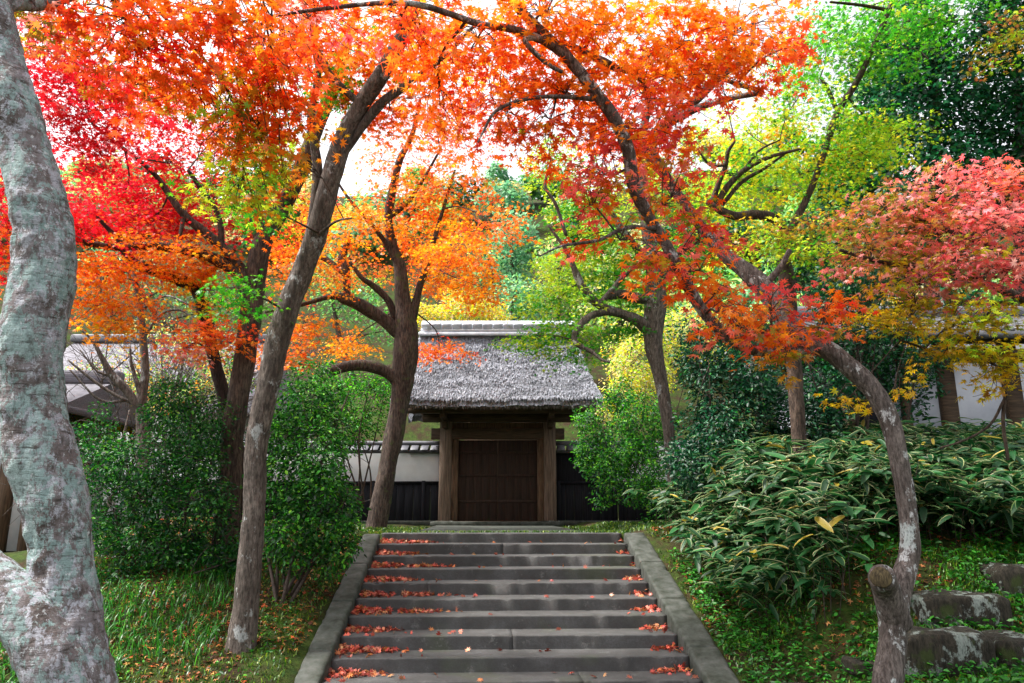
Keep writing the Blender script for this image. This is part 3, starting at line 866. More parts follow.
# 2: grey leaning trunk mid left
maple('maple_tree', 'tall grey maple trunk leaning right, rooted left of the stairs beside the leafy bush', 'tree', tuple(P(242, 652, 8.6)),
 [[(236, 672, 8.6, 26), (241, 645, 8.6, 19), (247, 590, 8.6, 15.5), (254, 520, 8.6, 14), (256, 450, 8.6, 13.5), (268, 385, 8.6, 15), (283, 322, 8.6, 15),
   (303, 270, 8.6, 13.5), (319, 225, 8.5, 13), (331, 180, 8.4, 12.5), (343, 140, 8.3, 12), (361, 105, 8.2, 11), (384, 70, 8.0, 9.5), (402, 35, 7.9, 8), (430, -20, 7.8, 6)],
  [(304, 268, 8.6, 8), (314, 215, 8.5, 7.5), (317, 165, 8.4, 6), (311, 120, 8.2, 5), (318, 60, 8.0, 4), (300, -10, 7.8, 3)],
  [(335, 165, 8.4, 5), (375, 110, 8.2, 6), (402, 88, 8.1, 5), (440, 60, 7.8, 3), (480, 20, 7.6, 2)],
  [(312, 240, 8.5, 3), (335, 222, 8.3, 1.6), (352, 218, 8, 1)],
  [(361, 105, 8.2, 4), (330, 75, 8, 5), (318, 52, 7.9, 4), (290, 20, 7.7, 2)],
 ],
 [(355, 62, 8.5, 60, 42, .6, .075, {'orange': 4, 'yelor': 1, 'orred': 1, 'green': 1.0}, .75),
  (335, 85, 8.3, 30, 18, .4, .075, {'green': 3, 'yelgr': 1}, .8),
  (420, 45, 8.5, 60, 45, .7, .075, {'orange': 4, 'yelor': 1, 'orred': 1}, .7),
  (300, 30, 7.4, 60, 40, .7, .075, {'orred': 3, 'orange': 3}, .7),
  (250, 200, 7.8, 40, 25, .5, .06, {'green': 2, 'yelgr': 1}, .7),
  (240, 292, 8.0, 30, 14, .4, .06, {'green': 4}, 1.0),
  (390, 110, 8.7, 50, 35, .6, .075, {'orange': 4, 'orred': 1}, .6),
  (300, 105, 7.6, 32, 20, .5, .075, {'yelgr': 1, 'olive': 2, 'green': 1}, .5),
  (280, 155, 7.6, 30, 30, .5, .075, {'olive': 2, 'orange': 2}, .5),
 ], 'bark_grey', step=.06, sides=28, lump=.16, fine=.05)

# 3: forked brown trunk behind the bush
maple('maple_tree', 'brown forked maple trunk rising behind the left bush, with long limb reaching left', 'tree', tuple(P(228, 540, 11)),
 [[(226, 545, 11, 17), (230, 470, 11, 14), (236, 410, 11, 13.5), (246, 350, 11, 13), (253, 300, 11, 13), (262, 245, 10.9, 12), (283, 208, 10.8, 10), (303, 165, 10.6, 10), (322, 115, 10.5, 9), (335, 85, 10.4, 7), (350, 30, 10.2, 5)],
  [(255, 285, 11, 9), (235, 272, 10.9, 7.5), (205, 255, 10.7, 7), (155, 246, 10.5, 5.5), (110, 247, 10.3, 4.5), (75, 238, 10, 3), (40, 215, 9.8, 2)],
  [(250, 278, 11, 7), (222, 248, 10.8, 6.5), (203, 231, 10.7, 6), (184, 215, 10.6, 5), (166, 190, 10.5, 4), (150, 170, 10.3, 3), (100, 130, 10, 2), (85, 115, 9.9, 1.2)],
  [(184, 215, 10.6, 3), (180, 235, 10.5, 2), (176, 238, 10.5, 1)],
  [(262, 245, 10.9, 8), (255, 215, 10.8, 7), (262, 190, 10.7, 5), (262, 150, 10.5, 3)],
  [(222, 248, 10.8, 4), (218, 215, 10.7, 3.5), (195, 180, 10.5, 3), (188, 170, 10.4, 2)],
 ],
 [(120, 200, 11.3, 75, 28, .8, .062, {'red': 5}, .95),
  (85, 150, 9.6, 60, 32, .7, .062, {'red': 5}, .6),
  (170, 160, 11.3, 60, 32, .7, .062, {'red': 4, 'orred': 1}, .6),
  (60, 215, 9.6, 40, 25, .6, .062, {'red': 4}, .9),
  (200, 205, 11.3, 55, 24, .7, .062, {'red': 5}, .8),
  (85, 105, 9.0, 65, 38, .7, .072, {'red': 4, 'pink': .8}, .9),
  (65, 55, 9.0, 60, 38, .7, .072, {'red': 4, 'pink': .8}, 1.0),
  (150, 95, 10.9, 60, 35, .7, .062, {'red': 3, 'orred': 1}, .7),
  (220, 130, 11.3, 50, 30, .7, .062, {'red': 3, 'orred': 2}, .5),
  (150, 225, 11.1, 70, 14, .7, .062, {'red': 4, 'orred': 1}, 1.0),
  (265, 225, 11.5, 35, 18, .5, .06, {'red': 3, 'green': 1}, .8),
  (300, 200, 11.7, 30, 25, .5, .06, {'red': 1, 'orred': 1, 'yelgr': 1}, .4),
  (5, 190, 9.0, 30, 50, .6, .062, {'red': 4}, .8),
  (5, 250, 9.0, 30, 45, .6, .062, {'red': 2, 'orange': 2}, .8),
 ], 'bark_brown', step=.07, sides=22, lump=.16, fine=.05)

# 3b dark bent trunk
maple('maple_tree', 'thin dark crooked maple stem bending sharply left above the left bush', 'tree', tuple(P(246, 560, 11.8)),
 [[(248, 560, 11.8, 12), (240, 470, 11.8, 10), (230, 420, 11.7, 9), (219, 380, 11.6, 8), (210, 340, 11.5, 8), (202, 305, 11.4, 8.5), (196, 288, 11.3, 9), (180, 280, 11.2, 8), (158, 272, 11, 7), (138, 265, 10.9, 7), (126, 255, 10.8, 5.5), (118, 240, 10.7, 3.5), (95, 215, 10.5, 2)],
  [(196, 288, 11.3, 4), (215, 268, 11.2, 3), (235, 250, 11, 2)],
  [(138, 265, 10.9, 3), (110, 275, 10.7, 2), (85, 268, 10.5, 1.2)]],
 [(150, 262, 10.6, 70, 22, .8, .064, {'orange': 4, 'yelor': 1.5, 'red': 1}, .9),
  (95, 272, 10.2, 40, 24, .6, .064, {'orange': 4, 'yelor': 2}, .9),
  (100, 305, 10.0, 34, 18, .5, .064, {'orange': 3, 'yelor': 3}, 1.1),
  (118, 325, 10.0, 22, 16, .4, .064, {'yelor': 4, 'yel': 1}, 1.1),
  (140, 300, 10.2, 16, 10, .4, .064, {'orange': 3}, 1.2),
  (215, 335, 10.6, 40, 16, .5, .064, {'orange': 2, 'orred': 3}, 1.1),
  (180, 352, 10.4, 22, 10, .4, .064, {'pink': 2, 'orange': 1}, 1.1),
  (200, 262, 10.8, 50, 20, .6, .064, {'orange': 3, 'yelor': 2}, .8),
  (215, 305, 10.8, 24, 14, .4, .064, {'yelor': 2, 'yelgr': 1}, .7),
 ], 'bark_dark', step=.07, sides=16, lump=.18, fine=.05)

# 4: trunk left of the gate with two sawn limbs
def stub4(mb, root, base): pass
maple('maple_tree', 'short thick maple with lopped side limbs left of the thatched gate, bright orange crown', 'tree', tuple(P(380, 524, 15.5)),
 [[(374, 545, 15.5, 17), (377, 524, 15.5, 13), (384, 485, 15.5, 11.5), (392, 445, 15.5, 11.5), (400, 405, 15.5, 12.5), (404, 365, 15.5, 15), (406, 330, 15.5, 15), (403, 300, 15.4, 10), (400, 268, 15.3, 8), (392, 243, 15.2, 6.5), (388, 218, 15.1, 5.5), (393, 188, 15, 5), (400, 160, 14.8, 4), (412, 135, 14.6, 3), (420, 100, 14.4, 2)],
  [(400, 385, 15.5, 9), (388, 373, 15.4, 8), (368, 366, 15.2, 7.5), (348, 366, 15.1, 7), (334, 370, 15, 6.5), (331, 372, 15, 6)],
  [(402, 335, 15.5, 9), (386, 322, 15.4, 8.5), (364, 307, 15.2, 8), (345, 299, 15, 7), (332, 296, 14.9, 4), (300, 305, 14.7, 2.5), (265, 312, 14.5, 1.5)],
  [(396, 320, 15.5, 5), (388, 300, 15.4, 4.5), (372, 285, 15.2, 4), (362, 278, 15, 3), (350, 262, 15, 2)],
  [(412, 320, 15.5, 6), (420, 285, 15.4, 4.5), (430, 260, 15.2, 4), (434, 240, 15, 3), (446, 200, 14.8, 2), (455, 170, 14.6, 1.5)],
  [(347, 298, 15, 5), (346, 270, 14.9, 5), (342, 258, 14.9, 5), (350, 235, 14.8, 3)],
  [(398, 265, 15.3, 4), (380, 235, 15, 3), (350, 200, 14.8, 2), (330, 170, 14.6, 1.5)],
  [(346, 275, 14.9, 4), (330, 262, 14.9, 4), (312, 250, 14.9, 4), (305, 235, 14.8, 3)],
  [(388, 218, 15.1, 3.5), (405, 205, 15, 3), (420, 185, 14.8, 2), (440, 150, 14.5, 1.5)]],
 [(310, 240, 14.0, 60, 24, 1.0, .07, {'orange': 3, 'yelor': 3}, 0.54),
  (350, 215, 14.9, 60, 26, 1.0, .07, {'orange': 3, 'yelor': 2.5}, 0.50),
  (440, 190, 14.9, 60, 30, 1.0, .07, {'orange': 4, 'orred': 1.5, 'yelor': 1, 'olive': 1}, 0.61),
  (430, 235, 15.9, 60, 24, 1.0, .07, {'orange': 4, 'yelor': 2, 'orred': .5}, 0.61),
  (460, 250, 13.8, 45, 26, .8, .07, {'orange': 3, 'yelor': 3}, 0.72),
  (475, 285, 13.8, 30, 26, .6, .07, {'yelor': 5, 'orange': 1}, 0.72),
  (440, 275, 15.9, 40, 22, .8, .07, {'orange': 3, 'yelor': 2}, 0.65),
  (500, 225, 13.8, 28, 22, .6, .07, {'orange': 3, 'orred': 1}, 0.43),
  (300, 275, 14.0, 55, 16, .8, .07, {'orange': 2, 'rust': 2, 'yelor': 1}, 0.65),
  (350, 270, 15.9, 50, 16, .8, .07, {'rust': 2, 'orange': 2, 'olive': 1}, 0.58),
  (310, 330, 14.2, 46, 18, .8, .07, {'orange': 3, 'yelor': 2, 'rust': 1}, 0.65),
  (280, 355, 14.4, 40, 14, .8, .07, {'orange': 3, 'rust': 2}, 0.65),
  (350, 345, 16.3, 30, 14, .6, .07, {'yelor': 3, 'orange': 1}, 0.65),
  (285, 240, 14.2, 22, 22, .6, .07, {'yelor': 2, 'orange': 2}, 0.58),
  (440, 350, 16.5, 40, 10, .6, .07, {'orred': 2, 'orange': 3}, 0.79),
  (400, 185, 14.9, 40, 20, .8, .07, {'orange': 3, 'olive': 1}, 0.36),
  (380, 160, 14.9, 40, 14, .8, .07, {'orange': 3, 'orred': 1}, 0.29),
  (450, 130, 14.9, 60, 36, .9, .07, {'orange': 3, 'orred': 3, 'pink': 1}, 0.50),
 ], 'bark_mossy', step=.09, sides=26, lump=.2, fine=.05)

# 5: green maple right of the gate
maple('maple_tree', 'green leaved maple with curling dark side branches overhanging the right of the gate roof', 'tree', tuple(P(676, 526, 15)),
 [[(678, 530, 15, 8), (672, 470, 15, 6.5), (668, 425, 15, 7.5), (660, 375, 15, 9), (653, 340, 15, 12), (655, 305, 15, 14), (655, 275, 15, 12), (650, 240, 14.9, 10), (643, 195, 14.8, 8), (640, 150, 14.6, 6), (650, 100, 14.4, 4)],
  [(652, 332, 15, 9), (640, 322, 14.9, 8), (622, 314, 14.8, 6), (600, 305, 14.6, 5.5), (584, 290, 14.5, 5.5), (574, 268, 14.4, 4), (566, 250, 14.3, 2.5), (548, 225, 14.2, 1.5)],
  [(622, 314, 14.8, 5), (606, 312, 14.6, 4.5), (590, 316, 14.5, 4.5), (579, 327, 14.4, 4.5), (574, 340, 14.3, 4), (582, 347, 14.2, 3.5), (592, 352, 14.2, 2.5), (602, 360, 14.1, 1.8), (610, 362, 14, 1.2)],
  [(650, 300, 15, 7), (636, 298, 14.9, 6.5), (620, 294, 14.8, 6), (605, 298, 14.7, 4)],
  [(600, 304, 14.6, 4), (612, 290, 14.5, 3.5), (626, 274, 14.4, 3), (656, 250, 14.2, 2)],
  [(650, 262, 15, 5), (630, 240, 14.8, 5), (612, 215, 14.6, 4), (600, 190, 14.4, 2.5)],
  [(655, 290, 15, 5), (680, 255, 14.9, 4), (700, 220, 14.7, 3)],
  [(552, 160, 14, 1.4), (545, 185, 14.1, 2), (556, 205, 14.2, 2.2), (566, 235, 14.3, 2.5)]],
 [(565, 330, 14.8, 46, 12, .8, .07, {'yelgr': 2, 'green': 3}, 1.1),
  (530, 340, 14.6, 34, 9, .6, .07, {'green': 3, 'yelgr': 2}, 1.1),
  (575, 352, 14.6, 36, 9, .6, .07, {'green': 3, 'yelgr': 2}, 1.0),
  (560, 300, 14.9, 50, 14, .8, .07, {'yelgr': 3, 'green': 2}, 1.0),
  (610, 275, 15.1, 55, 18, .8, .07, {'green': 3, 'yelgr': 2}, .9),
  (590, 245, 15.1, 60, 18, .8, .07, {'green': 2, 'yelgr': 3}, .8),
  (560, 270, 15.1, 40, 14, .8, .07, {'yelgr': 3}, .8),
  (620, 330, 15.1, 40, 12, .6, .07, {'green': 3}, .7),
  (640, 300, 15.3, 40, 16, .6, .07, {'green': 3, 'yelgr': 1}, .6),
  (555, 165, 14.9, 35, 30, .7, .07, {'green': 2, 'yelgr': 2}, .6),
  (590, 205, 15.1, 50, 24, .8, .07, {'yelgr': 2, 'green': 2}, .6),
  (690, 255, 15.3, 45, 28, .8, .07, {'green': 3, 'yelgr': 1}, .9),
  (700, 200, 15.3, 50, 28, .8, .07, {'green': 2, 'yelgr': 3}, .7),
  (640, 180, 15.3, 50, 28, .8, .07, {'yelgr': 2, 'olive': 1}, .5),
 ], 'bark_grey', step=.08, sides=22, lump=.17, fine=.04)

# 6: straight reddish stem, tall green and yellow crown
maple('maple_tree', 'straight reddish brown maple stem standing in the bamboo grass, high yellow green crown', 'tree', tuple(P(803, 560, 11.2)),
 [[(804, 565, 11.2, 12), (801, 500, 11.2, 9), (799, 440, 11.2, 9), (795, 380, 11.2, 9.5), (790, 330, 11.2, 10), (787, 285, 11.2, 10), (784, 255, 11.2, 8), (790, 232, 11.1, 5.5), (806, 200, 11, 4.5), (820, 165, 10.9, 4), (838, 112, 10.8, 4.5), (855, 85, 10.7, 4), (872, 50, 10.6, 3.5), (893, 0, 10.4, 3), (915, -60, 10.2, 2)],
  [(785, 250, 11.2, 7), (778, 222, 11.1, 6), (758, 215, 11, 6.5), (736, 216, 10.9, 6), (718, 209, 10.8, 5), (708, 201, 10.8, 4.5)],
  [(716, 206, 10.8, 4.5), (728, 186, 10.7, 4), (746, 169, 10.6, 3.5), (770, 157, 10.5, 2.5), (800, 149, 10.4, 1.6)],
  [(712, 205, 10.8, 4), (718, 185, 10.7, 3.5), (726, 165, 10.6, 3), (728, 152, 10.5, 2.5), (735, 141, 10.4, 1.4)],
  [(722, 205, 10.8, 3), (742, 182, 10.7, 2.6), (765, 168, 10.6, 2), (790, 150, 10.5, 1.2)],
  [(745, 168, 10.6, 2), (760, 150, 10.5, 1.5), (780, 140, 10.4, 1)],
  [(838, 112, 10.8, 3), (826, 86, 10.7, 2.4), (820, 78, 10.7, 1.6)],
  [(888, 10, 10.4, 2.5), (860, 5, 10.3, 2), (830, 2, 10.2, 1.5)],
  [(726, 165, 10.6, 2), (710, 165, 10.5, 1.8), (697, 148, 10.4, 1)]],
 [(745, 130, 11.1, 70, 26, .9, .062, {'yelgr': 3, 'yel': 1.5, 'yelor': .8}, 0.54),
  (840, 135, 11.2, 65, 26, .9, .062, {'yelgr': 3, 'green': 2, 'yel': 1}, 0.65),
  (880, 130, 11.0, 55, 16, .8, .062, {'yelgr': 4, 'green': 1}, 0.72),
  (800, 175, 11.3, 70, 26, .9, .062, {'yelgr': 3, 'yel': 1.5, 'green': 1}, 0.65),
  (850, 165, 11.3, 55, 16, .9, .062, {'yelgr': 2, 'green': 2, 'yel': 1}, 0.65),
  (740, 180, 11.2, 60, 30, .9, .062, {'yelgr': 3, 'yel': 1, 'green': 1}, 0.47),
  (825, 60, 11.0, 60, 34, .8, .062, {'green': 5, 'yelgr': 1}, 0.65),
  (862, 15, 11.0, 70, 30, .8, .062, {'green': 5, 'yelgr': 1}, 0.65),
  (900, 30, 10.0, 50, 26, .8, .062, {'green': 5}, 0.40),
  (930, 60, 10.2, 34, 18, .8, .062, {'green': 4}, 0.22),
  (800, 95, 10.2, 45, 22, .8, .062, {'green': 3, 'yelgr': 2}, 0.58),
  (940, 20, 9.8, 45, 24, .7, .062, {'green': 4}, 0.43),
  (1005, 40, 9.4, 30, 22, .6, .062, {'olive': 1, 'rust': 1, 'yelgr': 1}, 0.58),
  (760, 240, 10.6, 60, 20, .7, .062, {'yelgr': 2, 'olive': 2}, 0.58),
  (830, 225, 10.4, 55, 16, .7, .062, {'olive': 3, 'rust': 1.5, 'green': 1}, 0.65),
  (815, 255, 10.4, 45, 16, .7, .062, {'yelgr': 2, 'green': 2}, 0.58),
  (720, 60, 10.4, 60, 30, .7, .062, {'yelgr': 2, 'orange': 1}, 0.22),
 ], 'bark_brown', step=.06, sides=20, lump=.14, fine=.04)

# 7: curved trunk, right foreground
def stump7(mb, root, base):
    m2 = MB(); q = catmull([P(897, 625, 6.62), P(890, 604, 6.55), P(885, 588, 6.48), P(882, 580, 6.38), P(881, 578, 6.28)], .02)
    tube(m2, q, np.interp(np.linspace(0, 1, len(q)), [0, .5, .85, .95, 1], [.13, .115, .108, .108, .10]), 24, .12, 5, .05)
    m2.build('cut_stub', M['bark_curve'], root, base, True)
    d = (q[-1] - q[-4]); d /= np.linalg.norm(d)
    m3 = MB(); q2 = np.array([q[-1] + d * .044, q[-1] + d * .049, q[-1] + d * .053]); tube(m3, q2, np.array([.080, .074, .055]), 20, .18, 9, .1)
    m3.build('cut_face', M['cutwood'], root, base, True)
maple('maple_tree', 'curved maple in the right foreground with a sawn stub, arching over the stairs', 'tree', tuple(P(886, 705, 6.55)),
 [[(880, 740, 6.5, 27), (887, 690, 6.55, 19), (892, 650, 6.6, 17), (894, 615, 6.6, 17), (900, 588, 6.62, 14.5), (908, 560, 6.65, 12.5), (910, 535, 6.65, 11.5), (906, 500, 6.65, 11.5), (899, 460, 6.65, 11.5), (891, 425, 6.65, 12), (874, 392, 6.7, 12), (852, 370, 6.75, 12.5), (832, 353, 6.8, 12), (812, 343, 6.9, 11),
   (790, 322, 7.1, 12), (768, 292, 7.3, 13), (745, 270, 7.4, 11), (725, 255, 7.5, 8.5), (698, 222, 7.6, 7), (668, 180, 7.6, 6.5), (652, 148, 7.5, 6.5), (662, 128, 7.4, 6.5), (680, 114, 7.3, 6.5), (700, 96, 7.2, 6), (722, 74, 7.0, 5.5), (744, 58, 6.9, 5), (752, 40, 6.8, 3.5), (754, 15, 6.7, 2.5)],
  [(822, 347, 6.85, 7.56), (795, 350, 6.8, 7.14), (765, 352, 6.7, 7.14), (735, 342, 6.6, 7.14), (706, 315, 6.5, 7.14), (690, 290, 6.4, 7.14), (668, 248, 6.3, 7.14), (648, 215, 6.2, 7.56), (634, 187, 6.1, 8.40), (628, 150, 6.0, 7.98), (615, 120, 5.9, 7.98), (594, 90, 5.8, 7.56), (565, 55, 5.7, 7.14), (535, 25, 5.6, 6.30), (510, -2, 5.5, 5.46), (480, -60, 5.4, 4.20), (440, -130, 5.3, 2.52)],
  [(572, 62, 5.7, 5), (545, 42, 5.6, 5), (512, 29, 5.5, 5), (480, 24, 5.4, 4.5), (450, 14, 5.3, 4), (420, 5, 5.2, 4), (383, 3, 5.1, 3.2), (330, 8, 5, 2.6), (285, 14, 4.9, 2.2), (240, 22, 4.9, 1.6), (190, 26, 4.8, 1.1)],
  [(593, 99, 5.8, 3.5), (570, 97, 5.7, 3), (540, 97, 5.6, 2.6), (512, 103, 5.5, 2.4), (494, 113, 5.4, 2), (484, 130, 5.4, 1.5), (478, 142, 5.3, 1)],
  [(545, 38, 5.6, 4), (525, 40, 5.5, 3.5), (545, 62, 5.5, 3), (562, 72, 5.5, 2.5)],
  [(655, 228, 6.2, 3), (625, 228, 6.1, 2.6), (599, 240, 6, 2.2), (562, 246, 5.9, 1.7), (540, 256, 5.8, 1)],
  [(678, 118, 7.3, 6), (700, 107, 7.2, 4.5), (735, 97, 7.0, 3.8), (762, 92, 6.9, 3.4), (740, 85, 6.8, 2.8), (715, 76, 6.7, 2.4), (699, 66, 6.6, 1.6)],
  [(668, 180, 7.6, 5), (650, 158, 7.5, 5), (645, 138, 7.4, 4)],
  [(652, 110, 7.3, 4), (640, 70, 7.1, 5), (650, 55, 7, 4), (690, 42, 6.8, 3)],
  [(620, 70, 6.2, 4), (600, 60, 6.1, 5), (560, 40, 6, 3)],
  [(765, 285, 7.3, 5), (780, 268, 7.2, 4), (790, 250, 7.1, 3)]],
 [(540, 15, 5.6, 70, 36, .6, .078, {'orange': 5, 'yelor': 2}, .9),
  (470, 50, 5.8, 70, 42, .7, .078, {'orange': 4, 'orred': 2, 'yelor': 1}, .9),
  (600, 30, 5.9, 70, 38, .7, .078, {'orange': 5, 'yelor': 2}, .95),
  (670, 40, 6.2, 70, 40, .7, .078, {'orange': 5, 'yelor': 1.5}, .95),
  (745, 30, 6.2, 60, 34, .7, .078, {'orred': 3, 'orange': 3}, .7),
  (780, 50, 6.2, 26, 22, .5, .078, {'orred': 4}, .8),
  (560, 90, 5.9, 60, 36, .6, .078, {'orange': 4, 'orred': 2}, .7),
  (500, 110, 5.9, 50, 36, .6, .078, {'orange': 3, 'orred': 2, 'pink': 1}, .6),
  (650, 90, 6.4, 60, 34, .6, .078, {'orange': 3, 'redpink': 2}, .8),
  (715, 70, 6.5, 50, 26, .6, .078, {'orange': 3, 'orred': 1}, .7),
  (620, 130, 6.2, 55, 30, .6, .078, {'redpink': 2.5, 'orange': 3}, .8),
  (665, 135, 6.6, 45, 26, .6, .078, {'redpink': 2, 'orange': 3, 'yelor': .6}, .8),
  (600, 175, 6.2, 45, 28, .6, .078, {'redpink': 2, 'olive': 1.5, 'orange': 1}, .7),
  (590, 205, 6.1, 45, 24, .6, .078, {'redpink': 2, 'orange': 2, 'olive': 1.4}, .65),
  (680, 190, 6.5, 45, 34, .6, .078, {'redpink': 3, 'olive': 1.6, 'orange': 2, 'yelgr': .5}, .6),
  (700, 240, 6.6, 48, 22, .5, .078, {'redpink': 3, 'orange': 2, 'olive': .6}, .65),
  (620, 240, 6.1, 50, 14, .5, .078, {'redpink': 3, 'orange': 2, 'olive': .6}, .65),
  (650, 265, 6.4, 40, 16, .5, .078, {'orange': 3, 'redpink': 1, 'olive': 1}, .8),
  (720, 290, 6.5, 38, 18, .4, .078, {'orange': 4, 'redpink': 2}, 1.0),
  (735, 325, 6.5, 26, 13, .4, .078, {'orange': 4, 'orred': 2}, 1.1),
  (770, 300, 6.6, 34, 16, .4, .078, {'redpink': 3, 'rust': 1}, .9),
  (725, 318, 6.1, 36, 20, .3, .078, {'orange': 4, 'redpink': 2}, .8),
  (760, 335, 6.3, 34, 16, .3, .078, {'orange': 3, 'rust': 1.5, 'redpink': 1}, .8),
  (700, 270, 6.1, 34, 20, .3, .078, {'redpink': 3, 'orange': 3}, .5),
  (785, 330, 6.6, 32, 15, .4, .078, {'redpink': 2, 'rust': 2}, 1.1),
  (780, 358, 6.6, 20, 16, .3, .078, {'olive': 2, 'yelor': 1, 'rust': 1}, 1.1),
  (825, 310, 6.7, 22, 17, .3, .078, {'orred': 4, 'orange': 2}, 1.2),
  (848, 300, 6.8, 13, 9, .3, .078, {'orange': 3}, 1.2),
  (400, 25, 5.5, 60, 32, .6, .078, {'orred': 3, 'orange': 3}, .65),
  (310, 20, 5.2, 60, 30, .6, .078, {'orred': 4, 'pink': 1}, .65),
  (440, 105, 6.0, 45, 32, .6, .078, {'orange': 3, 'orred': 2}, .45),
  (545, 135, 6.0, 40, 28, .5, .078, {'orange': 3, 'orred': 1, 'olive': 1}, .6),
 ], 'bark_curve', step=.035, sides=40, lump=.13, fine=.05, extra=stump7)

# 8: pink maple rooted outside the right of the frame
maple('maple_tree', 'pink red leaved maple reaching in from the right above the white storehouse wall', 'tree', tuple(P(1110, 640, 8.2)),
 [[(1112, 650, 8.2, 20), (1100, 560, 8.1, 17), (1085, 450, 8.0, 15), (1078, 350, 7.8, 14), (1060, 280, 7.6, 12), (1040, 230, 7.4, 9), (1010, 190, 7.2, 6), (985, 160, 7, 3)],
  [(1078, 350, 7.8, 8), (1040, 310, 7.6, 7), (990, 285, 7.4, 5), (930, 270, 7.2, 4), (880, 262, 7.1, 3), (840, 250, 7, 2)],
  [(1060, 290, 7.6, 7), (1010, 255, 7.3, 5), (960, 235, 7.1, 3.5), (905, 215, 6.9, 2)],
  [(1080, 380, 7.9, 6), (1040, 365, 7.6, 4), (1000, 350, 7.4, 3), (950, 355, 7.2, 2), (900, 340, 7.0, 1.2)],
  [(1000, 350, 7.4, 2.5), (1006, 385, 7.4, 2.4), (1003, 420, 7.4, 2.2), (1008, 460, 7.4, 2)],
  [(1004, 400, 7.4, 1.8), (990, 425, 7.4, 1.6), (965, 440, 7.4, 1.4), (940, 448, 7.4, 1.2)]],
 [(960, 190, 6.8, 75, 24, .6, .068, {'pink': 4, 'rust': 1}, .75),
  (1000, 225, 6.8, 60, 26, .6, .068, {'pink': 6, 'rust': 1}, .8),
  (930, 230, 6.9, 65, 24, .6, .068, {'pink': 3, 'rust': 2, 'olive': 1}, .75),
  (960, 262, 6.8, 70, 20, .6, .068, {'pink': 5, 'rust': 1, 'olive': .6}, .8),
  (1005, 275, 6.7, 50, 22, .6, .068, {'pink': 5, 'rust': .6, 'olive': .4}, .8),
  (885, 205, 7.2, 50, 20, .6, .066, {'rust': 3, 'pink': 1, 'olive': 1}, 1.0),
  (870, 250, 7.1, 55, 20, .6, .066, {'olive': 3, 'rust': 3, 'pink': .6}, 1.0),
  (920, 285, 7.0, 55, 14, .5, .066, {'olive': 2, 'pink': 1.5, 'yel': 1}, .9),
  (1000, 172, 6.8, 40, 14, .6, .068, {'redpink': 3, 'pink': 1}, 1.0),
  (960, 322, 6.8, 60, 12, .4, .068, {'olive': 2, 'yel': 2, 'yelgr': 1.5}, .7),
  (880, 318, 6.9, 34, 12, .4, .068, {'olive': 3, 'yel': 2}, .8),
  (915, 305, 7.0, 50, 10, .4, .066, {'yel': 2, 'olive': 2}, .9),
  (990, 310, 7.0, 45, 14, .4, .066, {'olive': 1.5, 'yel': 2, 'pink': .8, 'yelgr': 1}, .7),
  (980, 350, 7.0, 46, 16, .4, .066, {'yel': 3, 'olive': 1, 'yelgr': 1}, .9),
  (945, 352, 7.0, 26, 12, .4, .066, {'yel': 3, 'olive': 1}, 1.1),
  (1005, 370, 7.0, 26, 13, .4, .066, {'yel': 3, 'olive': 1}, 1.1),
  (900, 330, 7.0, 34, 7, .4, .066, {'yel': 2, 'olive': 2}, .8),
  (850, 397, 7.1, 22, 5, .3, .066, {'yel': 3, 'yelor': 1}, 1.1),
  (895, 395, 7.1, 14, 4, .3, .066, {'yel': 3}, .9),
 ], 'bark_brown', step=.07, sides=14, lump=.14)

# unseen maple added to shade the ground, crown roofing the lower stairs
maple('maple_tree', 'unseen maple added to shade the stairs from above the top edge of the picture', 'tree', (-3.4, 1.0, -1.5),
 [[(-9000, 5000, 1.0, 1)] * 0 + [(512 - 3.4 * 750 / 1.6, 700, 1.6, 60), (-1100, -400, 1.6, 50), (-300, -500, 3.0, 30), (200, -420, 5.0, 16), (500, -330, 7.0, 8), (700, -250, 9, 4)]],
 [(120, -160, 7.0, 190, 60, 1.6, .08, {'orred': 3, 'orange': 3}, .7, {'spray': .5}), (420, -170, 7.5, 200, 60, 1.8, .08, {'orange': 3, 'orred': 2}, .7, {'spray': .5}),
  (740, -150, 8.0, 190, 60, 1.8, .08, {'orange': 2, 'yelgr': 2}, .7, {'spray': .5}), (980, -120, 8.5, 150, 60, 1.8, .08, {'green': 2, 'yelgr': 1}, .7, {'spray': .5})],
 'bark_brown', step=.15, sides=14, lump=.14)

# a small bare tree on the left
maple('bare_tree', 'small grey bare tree forking low among the shrubs in front of the hall roof', 'tree', tuple(P(142, 520, 14)),
 [[(142, 525, 14, 8), (142, 440, 14, 7), (141, 405, 14, 6.5), (145, 370, 14, 5), (142, 330, 13.9, 4.5), (139, 300, 13.8, 4), (134, 275, 13.7, 3), (128, 240, 13.6, 2)],
  [(142, 412, 14, 6), (128, 392, 13.9, 5.5), (112, 375, 13.8, 5), (103, 360, 13.7, 3.5), (92, 340, 13.6, 1.8), (75, 325, 13.5, 1)],
  [(138, 405, 14, 2.5), (115, 395, 13.9, 2), (90, 378, 13.8, 1.8), (68, 360, 13.7, 1.2)],
  [(130, 400, 14, 2), (100, 400, 13.8, 1.6), (70, 370, 13.6, 1)],
  [(142, 400, 14, 3.5), (136, 380, 13.9, 3), (131, 362, 13.8, 2), (130, 345, 13.8, 1)],
  [(143, 340, 14, 2), (160, 315, 13.9, 1.6), (180, 310, 13.9, 1.2), (196, 322, 13.8, .8)],
  [(141, 310, 14, 2), (165, 296, 13.9, 1.4), (190, 305, 13.8, 1)],
  [(112, 375, 13.8, 2), (98, 372, 13.7, 1.4), (80, 350, 13.6, .8)]],
 [], 'bark_grey', step=.1, sides=12, lump=.15)

